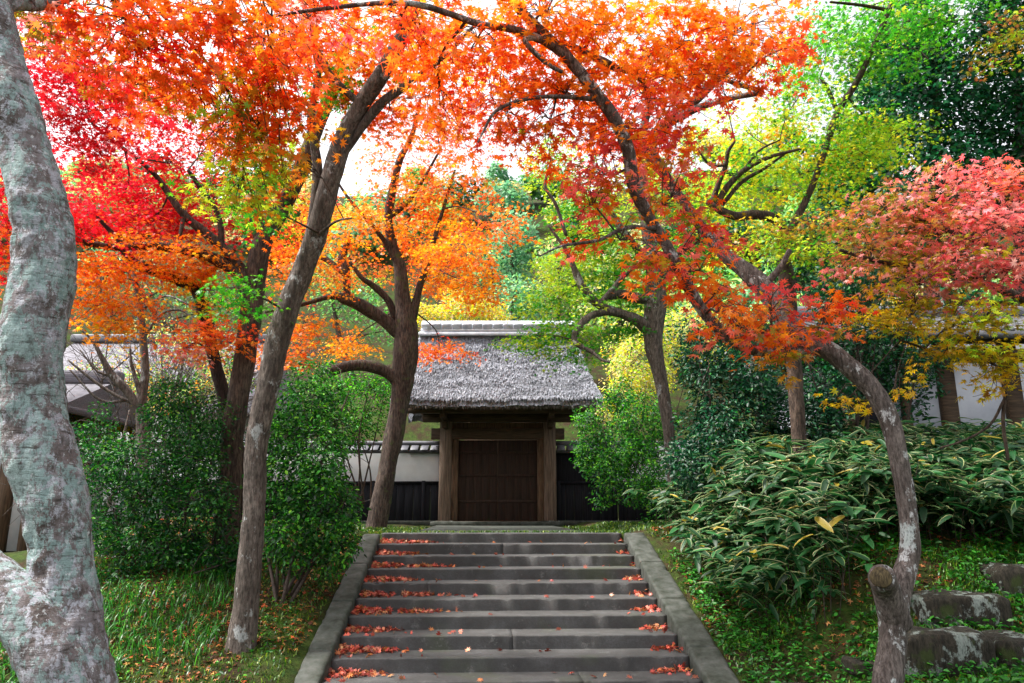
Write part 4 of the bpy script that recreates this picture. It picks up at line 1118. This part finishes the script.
# ------------------------------------------------------------------ shrubs
def shrub(name, label, cat, base, blobs, size, pals, dens, stems=5, group=None, kind='oval', stemr=.025, mat='leafg'):
    root = empty(name, base, label, cat, group); base = np.array(base, float)
    L = Leaves(); B = []
    cs = []
    for (px, py, D, rx, ry, rd) in blobs:
        s = SC(px, py, D); c = P(px, py, D); B.append((c, np.array([rx * s, rd, ry * s])))
    B0 = list(B); B = []
    for c, r in B0:
        for k in range(9):
            u = unit(1)[0] * rng.uniform(.4, 1.0); B.append((c + u * r * [1, 1, 1.15], r * rng.uniform(.26, .50)))
        B.append((c, r * .62))
    for c, r in B:
        area = .62 * 4 * math.pi * ((r[0] * r[1]) ** 1.6 / 3 + (r[0] * r[2]) ** 1.6 / 3 + (r[1] * r[2]) ** 1.6 / 3) ** (1 / 1.6)
        n = int(dens * area / (size * size * .33))
        u = unit(n); k = rng.choice([0, 1], n, p=[.25, .75])
        rr = np.where(k == 1, rng.normal(.93, .07, n), rng.uniform(.45, .9, n))
        lum = noise(u * 1.0 + c, 2.3, 4, 3) + .6 * noise(u * 1.0 + c, 7, 8, 2)
        p = c + u * r * (rr * (1 + .35 * lum))[:, None] + rng.normal(0, size * .5, (n, 3))
        ok = np.ones(n, bool)
        for c2, r2 in B:
            if c2 is c: continue
            ok &= (((p - c2) / r2) ** 2).sum(1) > .35
        ok &= lum > -.45
        p = p[ok]; u2 = u[ok]; m = len(p)
        g_ = np.maximum(gz(p[:, 0], p[:, 1]) + .05, p[:, 2]); p[:, 2] = g_
        nr = np.array([0, 0, .8]) + u2 * .5 + rng.normal(0, .55, (m, 3))
        az = u2 * .9 + rng.normal(0, .7, (m, 3)); az[:, 2] -= .25
        pk = mixpal(pals, m); cc = np.array([PAL[q][rng.integers(len(PAL[q]))] for q in pk])
        L.add(*leaf_arrays(p, nr, az, size * rng.uniform(.6, 1.3, m), kind, shade(cc, .22)))
    mb = MB()
    for k in range(stems):
        c, r = B0[k % len(B0)]
        a = base + np.array([rng.normal(0, .12), rng.normal(0, .12), -.1]); b = c + unit(1)[0] * r * .5
        mid = (a + b) / 2 + rng.normal(0, .12, 3); q = catmull([a, mid, b, b + (b - mid) * .4], .15)
        tube(mb, q, np.linspace(stemr, .006, len(q)), 7, .15)
        for j in range(5):
            s0 = q[rng.integers(len(q) // 2, len(q))]; e = c + unit(1)[0] * r * .9
            qq = catmull([s0, (s0 + e) / 2 + rng.normal(0, .06, 3), e], .2); tube(mb, qq, np.linspace(.008, .003, len(qq)), 4)
    mb.build('stems', M['twig'], root, base, True)
    L.build('foliage', M[mat], root, base)
    TOTAL[0] += L.n // 6
    return root

shrub('leafy_bush', 'rounded dark green bush just left of the stairs beside the leaning grey trunk', 'bush', tuple(P(285, 600, 9.8)),
      [(320, 440, 10.0, 44, 62, .7), (330, 510, 9.8, 42, 52, .7), (285, 480, 10.0, 42, 66, .7), (295, 540, 9.7, 40, 38, .6), (310, 400, 10.2, 32, 30, .5), (340, 548, 9.7, 28, 26, .4)],
      .058, {'bush': 5, 'green': .8, 'deep': 2}, .85, 7)
shrub('leafy_bush', 'large spreading dark green bush between the lichen trunk and the grey leaning trunk', 'bush', tuple(P(172, 590, 10.6)),
      [(150, 460, 10.8, 70, 46, .9), (195, 430, 11.0, 50, 38, .8), (110, 500, 10.6, 50, 56, .8), (190, 510, 10.5, 55, 48, .8), (150, 545, 10.4, 60, 32, .7), (225, 560, 10.4, 26, 26, .5), (95, 440, 11.0, 30, 26, .5)],
      .055, {'deep': 4, 'bush': 3, 'camel': 1}, .75, 9)
shrub('leafy_bush', 'bright pale green shrub in front of the right end of the gate wall', 'bush', tuple(P(625, 500, 17)),
      [(615, 445, 16.8, 34, 32, .8), (645, 420, 16.8, 36, 44, .8), (592, 430, 17, 18, 22, .5), (640, 465, 16.5, 34, 26, .7), (620, 395, 17.4, 22, 20, .5), (612, 478, 16.4, 30, 26, .7), (650, 492, 15.8, 32, 28, .7), (590, 455, 16.8, 20, 20, .5)],
      .07, {'bush': 4, 'green': 2, 'camel': 1}, .75, 5)
shrub('camellia_bush', 'large blue green camellia mass behind the bamboo grass on the right', 'bush', tuple(P(745, 520, 13)),
      [(722, 390, 12.8, 46, 62, 1.0), (745, 420, 12.6, 60, 60, 1.0), (712, 440, 12.6, 36, 50, .8), (765, 360, 13, 44, 42, .8), (705, 350, 13.2, 40, 34, .8), (700, 460, 12.2, 34, 40, .7), (800, 430, 12.4, 46, 44, .7)],
      .075, {'camel': 6, 'deep': 1}, .75, 8, stemr=.04)
shrub('camellia_bush', 'taller camellia with a few pink blossoms right of the straight reddish stem', 'bush', tuple(P(860, 520, 12.6)),
      [(855, 350, 12.6, 52, 48, .9), (880, 300, 12.8, 50, 42, .9), (830, 385, 12.4, 40, 34, .7), (905, 370, 12.4, 34, 36, .7), (850, 290, 13, 46, 30, .9)],
      .075, {'camel': 5, 'deep': 2}, .75, 8, stemr=.04)
shrub('low_bush', 'low pale yellow bush behind the left shrubs below the hall roof', 'bush', tuple(P(95, 470, 17)),
      [(95, 430, 17, 40, 26, .9), (70, 455, 17, 24, 20, .6)], .08, {'yelgr': 2, 'yel': 2, 'pale': 1}, .6, 5, mat='leaf')
shrub('loose_bush', 'sparse pale shrub with pinkish and yellow leaves before the hall roof', 'bush', tuple(P(130, 480, 17.8)),
      [(105, 380, 17.8, 44, 26, .9), (185, 350, 18.2, 50, 28, .9), (145, 395, 17.6, 40, 20, .8), (220, 385, 18, 30, 20, .7)], .075, {'pale': 3, 'yelor': 1, 'rust': 1, 'fargreen': 2}, .30, 9, mat='leaf')
shrub('leafy_bush', 'light green shrub behind the lopped maple, before the white wall left of the gate', 'bush', tuple(P(360, 500, 17.5)),
      [(345, 430, 17.5, 36, 28, .8), (375, 395, 17.5, 26, 24, .6), (330, 390, 17.8, 30, 22, .7)], .075, {'bush': 3, 'green': 3}, .6, 6)
shrub('leafy_bush', 'loose green shrub along the horizon between the forked trunk and the bare tree', 'bush', tuple(P(190, 440, 19)),
      [(170, 388, 19, 50, 24, .9), (225, 380, 19, 30, 20, .8)], .085, {'bush': 2, 'green': 3, 'yelgr': 1}, .6, 6)
shrub('leafy_bush', 'yellow green shrub glowing behind the right end of the thatched roof', 'bush', tuple(P(640, 500, 25)),
      [(640, 360, 25, 50, 44, 1.4), (620, 400, 24, 40, 30, 1.0), (690, 340, 25, 40, 40, 1.2)], .10, {'yelgr': 2, 'pale': 3, 'yel': 1}, .6, 6, mat='leaf')
shrub('leafy_bush', 'yellow leaved shrub rising behind the left end of the gate ridge', 'bush', tuple(P(470, 400, 27)),
      [(465, 306, 27, 40, 16, 1.2), (435, 318, 27, 30, 14, 1.0), (495, 318, 27.5, 24, 10, 1.0)], .11, {'yel': 3, 'yelgr': 1, 'pale': 2}, .7, 6, mat='leaf')

def bare(name, label, px, py, D, h, n):
    base = P(px, py, D); base[2] = float(gz(np.array([base[0]]), np.array([D]))[0]); root = empty(name, tuple(base), label, 'bush', 'leafless grey shrubs below the hall roof')
    mb = MB()
    def grow(p, d, L_, r, lv):
        q = [p]
        for k in range(4): d = d + rng.normal(0, .18, 3) + [0, 0, .03]; d /= np.linalg.norm(d); q.append(q[-1] + d * L_ / 4)
        q = np.array(q); tube(mb, q, np.linspace(r, r * .6, 5), 5)
        if lv:
            for k in range(4): grow(q[rng.integers(1, 5)], d + rng.normal(0, .55, 3), L_ * .66, r * .55, lv - 1)
    for k in range(n): grow(base + rng.normal(0, .15, 3) * [1, 1, 0], np.array([rng.normal(0, .45), rng.normal(0, .3), 1.]), h * .5, .03, 3)
    mb.build('branches', M['bark_grey'], root, base, True)
bare('bare_shrub', 'pale leafless shrub tangled against the hall roof beside the lichen trunk', 100, 450, 16, 6.2, 6)
bare('bare_shrub', 'pale leafless shrub at the right end of the hall roof behind the dark crooked stem', 195, 450, 18.5, 7.6, 7)
bare('bare_shrub', 'leafless shrub behind the bare tree in front of the hall roof', 150, 450, 19, 8.0, 7)

# ------------------------------------------------------------------ hillside trees
def bgtree(name, label, base_px, D, crown, trunk_r, pals, size, cover, conifer=False, group='trees on the hillside behind the gate', bark='bark_brown'):
    bx, bz = P(base_px[0], base_px[1], D)[0], None
    z0 = float(gz(np.array([bx]), np.array([D]))[0]); base = (bx, D, z0)
    root = empty(name, base, label, 'tree', group); b = np.array(base)
    mb = MB(); L = Leaves()
    top = max(crown, key=lambda c: -c[1]); tp = P(top[0], top[1] - top[3] * .4, D)
    q = catmull([b - [0, 0, .3], b + (tp - b) * .35 + [rng.normal(0, .2), 0, 0], b + (tp - b) * .7 + [rng.normal(0, .2), 0, 0], tp], .8)
    tube(mb, q, np.linspace(trunk_r, trunk_r * .2, len(q)), 9, .1)
    for (px, py, rx, ry, rd) in crown:
        s = SC(px, py, D); c = P(px, py, D)
        qa = q[np.argmin(np.abs(q[:, 2] - (c[2] - .6)))]; qq = catmull([qa, (qa + c) / 2 + [0, 0, .1], c], .6)
        tube(mb, qq, np.linspace(trunk_r * .35, .02, len(qq)), 6)
        r = np.array([rx * s, rd, ry * s])
        n = int(cover * (2.4 if conifer else 1) * math.pi * rx * ry / (.12 * (size / s) ** 2)) + 20
        u = unit(n) * (rng.random(n) ** (1 / 2.6))[:, None]; u *= (1 + .35 * noise(u + c, 2.2, 6, 3))[:, None]
        p = c + u * r; pk = mixpal(pals, n); cc = np.array([PAL[k][rng.integers(len(PAL[k]))] for k in pk])
        az = rng.normal(0, 1, (n, 3)) + u; nr = rng.normal(0, .6, (n, 3)) + [0, -.2, .8]
        if conifer: az[:, 2] -= .8
        L.add(*leaf_arrays(p, nr, az, size * rng.uniform(.6, 1.3, n), 'quad', shade(cc, .22)))
    mb.build('trunk', M[bark], root, b, True); L.build('crown', M['leafg' if conifer else 'leaf'], root, b)
    TOTAL[0] += L.n // 4
    return root
bgtree('evergreen_tree', 'blue green tree with pale stem in the gap between orange and green maples', (512, 330), 46, [(512, 235, 24, 30, 2.0), (505, 265, 22, 20, 1.5), (522, 260, 16, 30, 1.5)], .28, {'hazeteal': 4}, .28, .9)
bgtree('evergreen_tree', 'rounded blue green tree just above the gate roof in the hillside gap', (520, 340), 38, [(515, 298, 26, 24, 1.6), (530, 315, 20, 14, 1.2)], .25, {'hazeteal': 3, 'fargreen': 1}, .24, 1.0)
bgtree('broadleaf_tree', 'dark evergreen behind the left of the hillside gap, beside the orange crown', (485, 330), 42, [(488, 262, 20, 26, 1.5), (470, 290, 24, 26, 1.5)], .25, {'hazeteal': 2, 'deep': 1, 'fargreen': 1}, .26, .9)
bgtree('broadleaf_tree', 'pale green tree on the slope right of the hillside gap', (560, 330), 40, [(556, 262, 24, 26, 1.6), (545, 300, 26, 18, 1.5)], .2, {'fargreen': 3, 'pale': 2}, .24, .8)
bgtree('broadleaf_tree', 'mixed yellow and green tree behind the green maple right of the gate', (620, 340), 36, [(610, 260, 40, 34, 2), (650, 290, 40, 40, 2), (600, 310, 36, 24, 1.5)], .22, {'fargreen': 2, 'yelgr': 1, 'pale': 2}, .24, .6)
bgtree('broadleaf_tree', 'green tree behind the lopped maple to the left of the gate', (360, 350), 40, [(350, 300, 40, 26, 2), (320, 270, 36, 22, 2), (390, 330, 26, 16, 1.5)], .22, {'fargreen': 3, 'hazeteal': 1, 'green': 1}, .24, .6)
bgtree('broadleaf_tree', 'green tree rising beyond the grey roofed hall on the left', (180, 330), 44, [(175, 285, 50, 28, 2), (220, 310, 30, 24, 2), (120, 260, 40, 22, 2)], .22, {'fargreen': 2, 'hazeteal': 2, 'deep': 1}, .26, .55)
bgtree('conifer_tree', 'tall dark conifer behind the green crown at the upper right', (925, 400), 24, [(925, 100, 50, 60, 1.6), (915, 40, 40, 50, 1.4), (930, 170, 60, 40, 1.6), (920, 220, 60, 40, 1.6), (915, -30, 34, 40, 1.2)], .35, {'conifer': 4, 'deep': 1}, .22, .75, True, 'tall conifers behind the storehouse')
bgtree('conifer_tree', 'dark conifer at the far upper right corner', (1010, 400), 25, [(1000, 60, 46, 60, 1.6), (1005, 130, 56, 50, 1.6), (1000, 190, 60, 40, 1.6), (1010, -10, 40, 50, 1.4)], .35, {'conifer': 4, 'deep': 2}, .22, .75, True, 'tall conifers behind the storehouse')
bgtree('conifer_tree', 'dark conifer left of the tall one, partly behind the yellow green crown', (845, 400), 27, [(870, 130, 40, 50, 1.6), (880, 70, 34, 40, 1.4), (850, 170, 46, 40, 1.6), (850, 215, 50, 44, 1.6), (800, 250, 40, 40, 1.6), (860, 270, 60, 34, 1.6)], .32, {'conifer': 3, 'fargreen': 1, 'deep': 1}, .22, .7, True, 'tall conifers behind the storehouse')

# wood covering the hill, one mass
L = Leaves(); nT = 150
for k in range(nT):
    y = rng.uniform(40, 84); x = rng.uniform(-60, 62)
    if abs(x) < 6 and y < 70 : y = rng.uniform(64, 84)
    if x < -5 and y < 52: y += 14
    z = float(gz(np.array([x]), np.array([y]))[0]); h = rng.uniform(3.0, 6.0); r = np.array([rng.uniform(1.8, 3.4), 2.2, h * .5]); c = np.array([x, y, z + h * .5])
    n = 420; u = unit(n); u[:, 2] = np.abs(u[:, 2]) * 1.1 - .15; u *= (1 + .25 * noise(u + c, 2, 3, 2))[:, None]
    key = ['hazeteal', 'fargreen', 'hazeteal', 'pale', 'conifer', 'fargreen'][rng.integers(6)]
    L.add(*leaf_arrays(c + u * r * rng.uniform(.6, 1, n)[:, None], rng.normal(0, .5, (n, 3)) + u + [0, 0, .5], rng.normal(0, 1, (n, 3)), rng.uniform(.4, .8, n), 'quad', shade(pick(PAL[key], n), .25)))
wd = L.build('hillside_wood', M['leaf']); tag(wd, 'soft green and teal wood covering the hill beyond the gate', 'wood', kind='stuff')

# ------------------------------------------------------------------ bamboo grass
def sasa():
    L = Leaves(); stems = MB()
    xs = np.array([0, .12, .35, .6, .82, 1.0]); w = np.array([.02, .12, .145, .13, .085, .0]); drop = -.28 * xs ** 2
    # strips: centre vein, inner edge, margin
    rows = []
    for x, ww, dz in zip(xs, w, drop):
        rows.append([[x, -ww, dz + .03 * (ww > 0)], [x, -ww * .83, dz + .015], [x, 0, dz], [x, ww * .83, dz + .015], [x, ww, dz + .03 * (ww > 0)]])
    S = np.array(rows).reshape(-1, 3); F = []; edge = []
    for i in range(5):
        for j in range(4):
            a = i * 5 + j; F.append([a, a + 5, a + 6, a + 1]); edge.append(j in (0, 3))
    F = np.array(F); edge = np.array(edge)
    n = 1900; C = []; AZ = []; NR = []; SZ = []; ST = []
    tries = 0
    while tries < 2700:
        tries += 1
        px = rng.uniform(645, 1085); D = rng.uniform(7.9, 13.6)
        x = P(px, 500, D)[0]
        s, nn = stair_uv(x, D)
        if s < 2.62 + max(0, 9.6 - D) * .40 + .3 * rng.random(): continue
        if x > 3.6 and D < 8.9: continue
        z = float(gz(np.array([x]), np.array([D]))[0])
        h = (rng.uniform(.45, .95) + .22 * float(noise(np.array([[x, D, 0.]]), 1.1, 77, 2)[0])) * (1 if s > 3.2 else .72)
        lean = np.array([rng.normal(-.06, .16), rng.normal(-.16, .14), 0]); top = np.array([x, D, z]) + lean * 1.2 + [0, 0, h]
        if tries % 2 == 0:
            q = catmull([[x, D, z - .02], np.array([x, D, z]) + lean * .4 + [0, 0, h * .55], top], .2); tube(stems, q, np.linspace(.005, .003, len(q)), 4)
        k = rng.integers(5, 9); a0 = rng.uniform(0, 6.28)
        for j in range(k):
            a = a0 + j * 6.28 / k + rng.normal(0, .3)
            up = rng.uniform(-.25, .45)
            C.append(top + rng.normal(0, .02, 3) + [0, 0, -.05 * j * .5]); AZ.append([math.cos(a), math.sin(a), up]); NR.append(np.array([0, 0, 1]) + rng.normal(0, .25, 3) + np.array([0, -.15, 0])); SZ.append(rng.uniform(.15, .32)); ST.append(0)
        for j in range(2):
            a = rng.uniform(0, 6.28); C.append(np.array([x, D, z]) + lean * .7 + [0, 0, h * rng.uniform(.4, .8)]); AZ.append([math.cos(a), math.sin(a), rng.uniform(-.5, .2)]); NR.append(np.array([0, 0, 1]) + rng.normal(0, .3, 3)); SZ.append(rng.uniform(.14, .22)); ST.append(1)
    C = np.array(C); x_, y_, z_ = frames(len(C), np.array(NR), np.array(AZ)); SZ = np.array(SZ)
    curl = rng.uniform(.3, 1.6, len(C))
    V = C[:, None] + SZ[:, None, None] * (S[None, :, 0:1] * x_[:, None] + S[None, :, 1:2] * y_[:, None] + S[None, :, 2:3] * curl[:, None, None] * z_[:, None])
    n = len(C); Fa = (F[None] + (np.arange(n) * len(S))[:, None, None]).reshape(-1, 4)
    green = pal('#164a22', '#205a28', '#123f1e', '#2a6830', '#185224')[rng.integers(0, 5, n)]
    cream = pal('#a8b078', '#94a46c', '#b8b488', '#809858', '#5c8444')[rng.integers(0, 5, n)]
    old = rng.random(n) < .035; green[old] = lin('#b09c30'); cream[old] = lin('#c8b870')
    plaing = rng.random(n) < .3; cream[plaing] = green[plaing] * 1.3
    k = np.exp(rng.normal(0, .2, n))[:, None]; green = green * k * .8; cream = cream * .85
    cc = np.where(edge[None, :, None], cream[:, None], green[:, None]).reshape(-1, 3)
    L.add(V.reshape(-1, 3), Fa, cc)
    o = L.build('bamboo_grass', M['leafg']); tag(o, 'dwarf bamboo grass with cream edged leaves covering the right bank', 'bamboo grass', kind='stuff')
    so = stems.build('bamboo_stems', M['twig'], o, (0, 0, 0))
sasa()

# ------------------------------------------------------------------ grass, moss tufts, fallen leaves
def blades(name, label, pts, h, palette, cat='grass', w=.006, spread=.5):
    n = len(pts); d = rng.normal(0, spread, (n, 3)); d[:, 2] = 0
    hh = h * rng.uniform(.4, 1.25, n); side = np.stack([-d[:, 1], d[:, 0], np.zeros(n)], 1); side /= np.linalg.norm(side, axis=1)[:, None] + 1e-6
    rows = []
    for t in (0, .45, .8, 1.0):
        c = pts + d * (hh * t ** 2)[:, None] * 1.3 + np.array([0, 0, 1.]) * (hh * (t - .35 * t ** 2.5))[:, None]
        ww = w * (1 - t) ** .6 * hh / h * 1.2
        rows += [c - side * ww[:, None], c + side * ww[:, None]]
    V = np.stack(rows, 1).reshape(-1, 3)
    F = np.array([[0, 1, 3, 2], [2, 3, 5, 4], [4, 5, 7, 6]]); Fa = (F[None] + (np.arange(n) * 8)[:, None, None]).reshape(-1, 4)
    cc = np.repeat(shade(pick(palette, n), .22), 3, 0)
    o = np_mesh(name, V, Fa, M['grass'], None, cc); tag(o, label, cat, kind='stuff'); return o

def scatter(n, x0, x1, y0, y1, cond=None, clump=0.0, sc=1.5, seed=3):
    x = rng.uniform(x0, x1, n); y = rng.uniform(y0, y1, n); k = np.ones(n, bool)
    s, nn = stair_uv(x, y)
    k &= (s > 2.30) | (s < -2.22) | (nn < -.34)
    k &= ~((np.abs(s) < 1.55) & (nn < -.34) & (nn > -8))
    if clump:
        k &= noise(np.stack([x, y, 0 * x], 1), sc, seed, 3) > clump - rng.random(n) * .25
    if cond is not None: k &= cond(x, y, s)
    x, y = x[k], y[k]; return np.stack([x, y, gz(x, y)], 1)

blades('grass', 'long dark green grass growing on the shaded ground left of the stairs', scatter(13000, -6.5, -2.4, 4.5, 10.5, lambda x, y, s: (s < -3.2) | (y < 6.6), .02, 1.3), .20, 'grass', w=.006)
blades('moss_tufts', 'short grass and moss over the shaded ground left of the stairs', scatter(26000, -6.5, -2.3, 4.5, 13, None, .0, 1.6, 8), .07, {'x': 1} and 'moss', w=.006)
blades('grass', 'fresh light green grass on the right bank below the bamboo grass', scatter(30000, 2.3, 7, 5.2, 9.0, None, .10, 1.2, 6), .085, 'grassl', w=.006)
blades('moss_tufts', 'mossy ground cover along the right kerb of the stairs', scatter(20000, 2.2, 6, 7, 12.6, lambda x, y, s: s < 5, .05, 1.6, 12), .06, 'moss', w=.007)
blades('grass', 'low yellow green grass fringe along the top landing in front of the gate', scatter(26000, -4.2, 4.4, 12.65, 18, lambda x, y, s: (np.abs(s) > 1.3) | (y < 12.95), -.1, 1.1, 15), .085, 'moss', w=.008)
blades('landing_grass', 'sparse mossy grass along the landing edge above the top step', np.concatenate([np.array([stair_pt(rng.uniform(-1.9, 1.9), -rng.uniform(.335, .5) - .02, 0.0)]) for _ in range(1300)]), .05, 'moss', w=.006)

def broad(name, label, pts, size, palette, mat='leafg', lift=.05):
    n = len(pts); az = rng.normal(0, 1, (n, 3)); az[:, 2] = np.abs(az[:, 2]) * .3; p = pts.copy(); p[:, 2] += rng.uniform(0, lift, n)
    L = Leaves(); L.add(*leaf_arrays(p, np.array([0, 0, 1.]) + rng.normal(0, .35, (n, 3)), az, size * rng.uniform(.5, 1.3, n), 'oval', shade(pick(palette, n), .25)))
    o = L.build(name, M[mat]); tag(o, label, 'ground cover', kind='stuff')
broad('ground_cover', 'small leafy weeds spreading over the right bank', scatter(26000, 2.3, 7, 5.5, 11.5, None, -.22, 1.8, 21), .065, 'grass', lift=.13)
broad('ground_cover', 'small leafy weeds under the bushes left of the stairs', scatter(7000, -7, -2.4, 5, 11.5, None, .05, 1.8, 25), .05, 'bush', lift=.10)

def litter(name, label, pts, size, palette, cat='fallen leaves', tilt=.35, kind='maple3'):
    n = len(pts); p = pts.copy(); p[:, 2] += .008 + rng.uniform(0, .012, n); az = rng.normal(0, 1, (n, 3))
    L = Leaves(); L.add(*leaf_arrays(p, np.array([0, 0, 1.]) + rng.normal(0, tilt, (n, 3)), az, size * rng.uniform(.6, 1.2, n), kind, shade(pick(palette, n), .25)))
    o = L.build(name, M['litter']); tag(o, label, cat, kind='stuff')
litter('fallen_leaves', 'brown and orange leaf litter on the ground left of the stairs', scatter(9000, -6.5, -2.3, 5, 13.5, None, -.1, 1.1, 31), .062, 'litter')
litter('fallen_leaves', 'brown leaf litter scattered through the grass on the right bank', scatter(9000, 2.3, 7, 5.2, 13, None, -.05, 1.2, 35), .060, 'litter')
pts = []
wl = [.75, .6, .95, .62, .95, .98, .55, .62, .5, .4]
for k in range(1, NST + 1):
    zt = -k * RISE
    for side in (-1, 1):
        ext = wl[k - 1] if side < 0 else [.05, .12, .05, .2, .24, .3, .28, .32, .34, .3][k - 1]
        n = int(200 * ext) if side < 0 else int(110 * ext)
        for _ in range(n):
            t = rng.random() ** 1.25 * ext * rng.choice([1, 1, 1, 1.25])
            if side < 0 and k in (3, 5, 6) and .45 < t / ext < .55: t = .2 * ext
            b_ = rng.random() ** 1.8 * RUN * .62 * (1 - .5 * t / (ext + .01))
            h = rng.random() * .055 * (1 - t / (ext + .05)) * (1 - b_ / RUN)
            pts.append(stair_pt(side * (HW - .02 - t), (k - 1) * RUN + .03 + b_, zt + h))
    for _ in range(14): pts.append(stair_pt(-HW + .05 + min(3.8, rng.exponential(.42)), (k - 1) * RUN + rng.uniform(.04, .46), zt))
    for _ in range(7): pts.append(stair_pt(rng.uniform(-1.9, 1.9), (k - 1) * RUN + rng.uniform(.04, .46), zt))
litter('fallen_leaves', 'heaps of dry red maple leaves caught along the ends of the stone steps', np.array(pts), .07, 'fallen', tilt=.75, kind='maple')

# ------------------------------------------------------------------ rocks
def rock(px, py, D, w, h, d, label, seed, group=None, lift=.18):
    c = P(px, py, D); n = 22
    lat = np.linspace(0, math.pi, n); lon = np.linspace(0, 2 * math.pi, 40, endpoint=False)
    A, B_ = np.meshgrid(lat, lon, indexing='ij'); q = np.stack([np.sin(A) * np.cos(B_), np.sin(A) * np.sin(B_), np.cos(A)], -1).reshape(-1, 3)
    q = np.sign(q) * np.abs(q) ** .34 * [w / 2, d / 2, h / 2]
    nn_ = q / (np.linalg.norm(q, axis=1)[:, None] + 1e-6)
    q = q + nn_ * (.055 * noise(q + seed, 4.5, seed, 3) + .03 * noise(q + seed, 14, seed, 3))[:, None]
    c[2] = min(c[2], float(gz(np.array([c[0]]), np.array([c[1] - d * .3]))[0]) + h * lift)
    m = 40; i = np.arange(n - 1)[:, None] * m; j = np.arange(m)[None]; j2 = (j + 1) % m
    F = np.stack([i + j, i + m + j, i + m + j2, i + j2], -1).reshape(-1, 4)
    o = np_mesh('stone_block', q, F, M['rock'], None, None, True); o.location = c; o.rotation_euler = (0, 0, rng.normal(0, .1))
    tag(o, label, 'stone', group)
rk = 'stones set in the right bank'
rock(745, 663, 7.6, .42, .16, .35, 'flat stone lying against the lower end of the right kerb', 1, rk)
rock(862, 628, 7.6, .34, .14, .3, 'pale flat stone just left of the curved trunk', 3, rk)
rock(805, 632, 7.9, .7, .10, .25, 'low stone edging half sunk in the grass left of the curved trunk', 4, rk, .1)
rock(935, 622, 7.35, .85, .40, .5, 'squared retaining stone with a pale lichen patch, right of the curved trunk', 5, rk, .32)
rock(1005, 632, 7.4, .5, .34, .5, 'dark mossy stone at the right end of the retaining edge', 9, rk, .25)
rock(955, 590, 8.0, .9, .34, .5, 'mossy dark stone one course above the lichen stone', 7, rk, .30)
rock(1020, 572, 8.4, .8, .34, .5, 'upper mossy stone at the right edge under the bamboo grass', 8, rk, .30)
print("LEAVES", TOTAL[0])
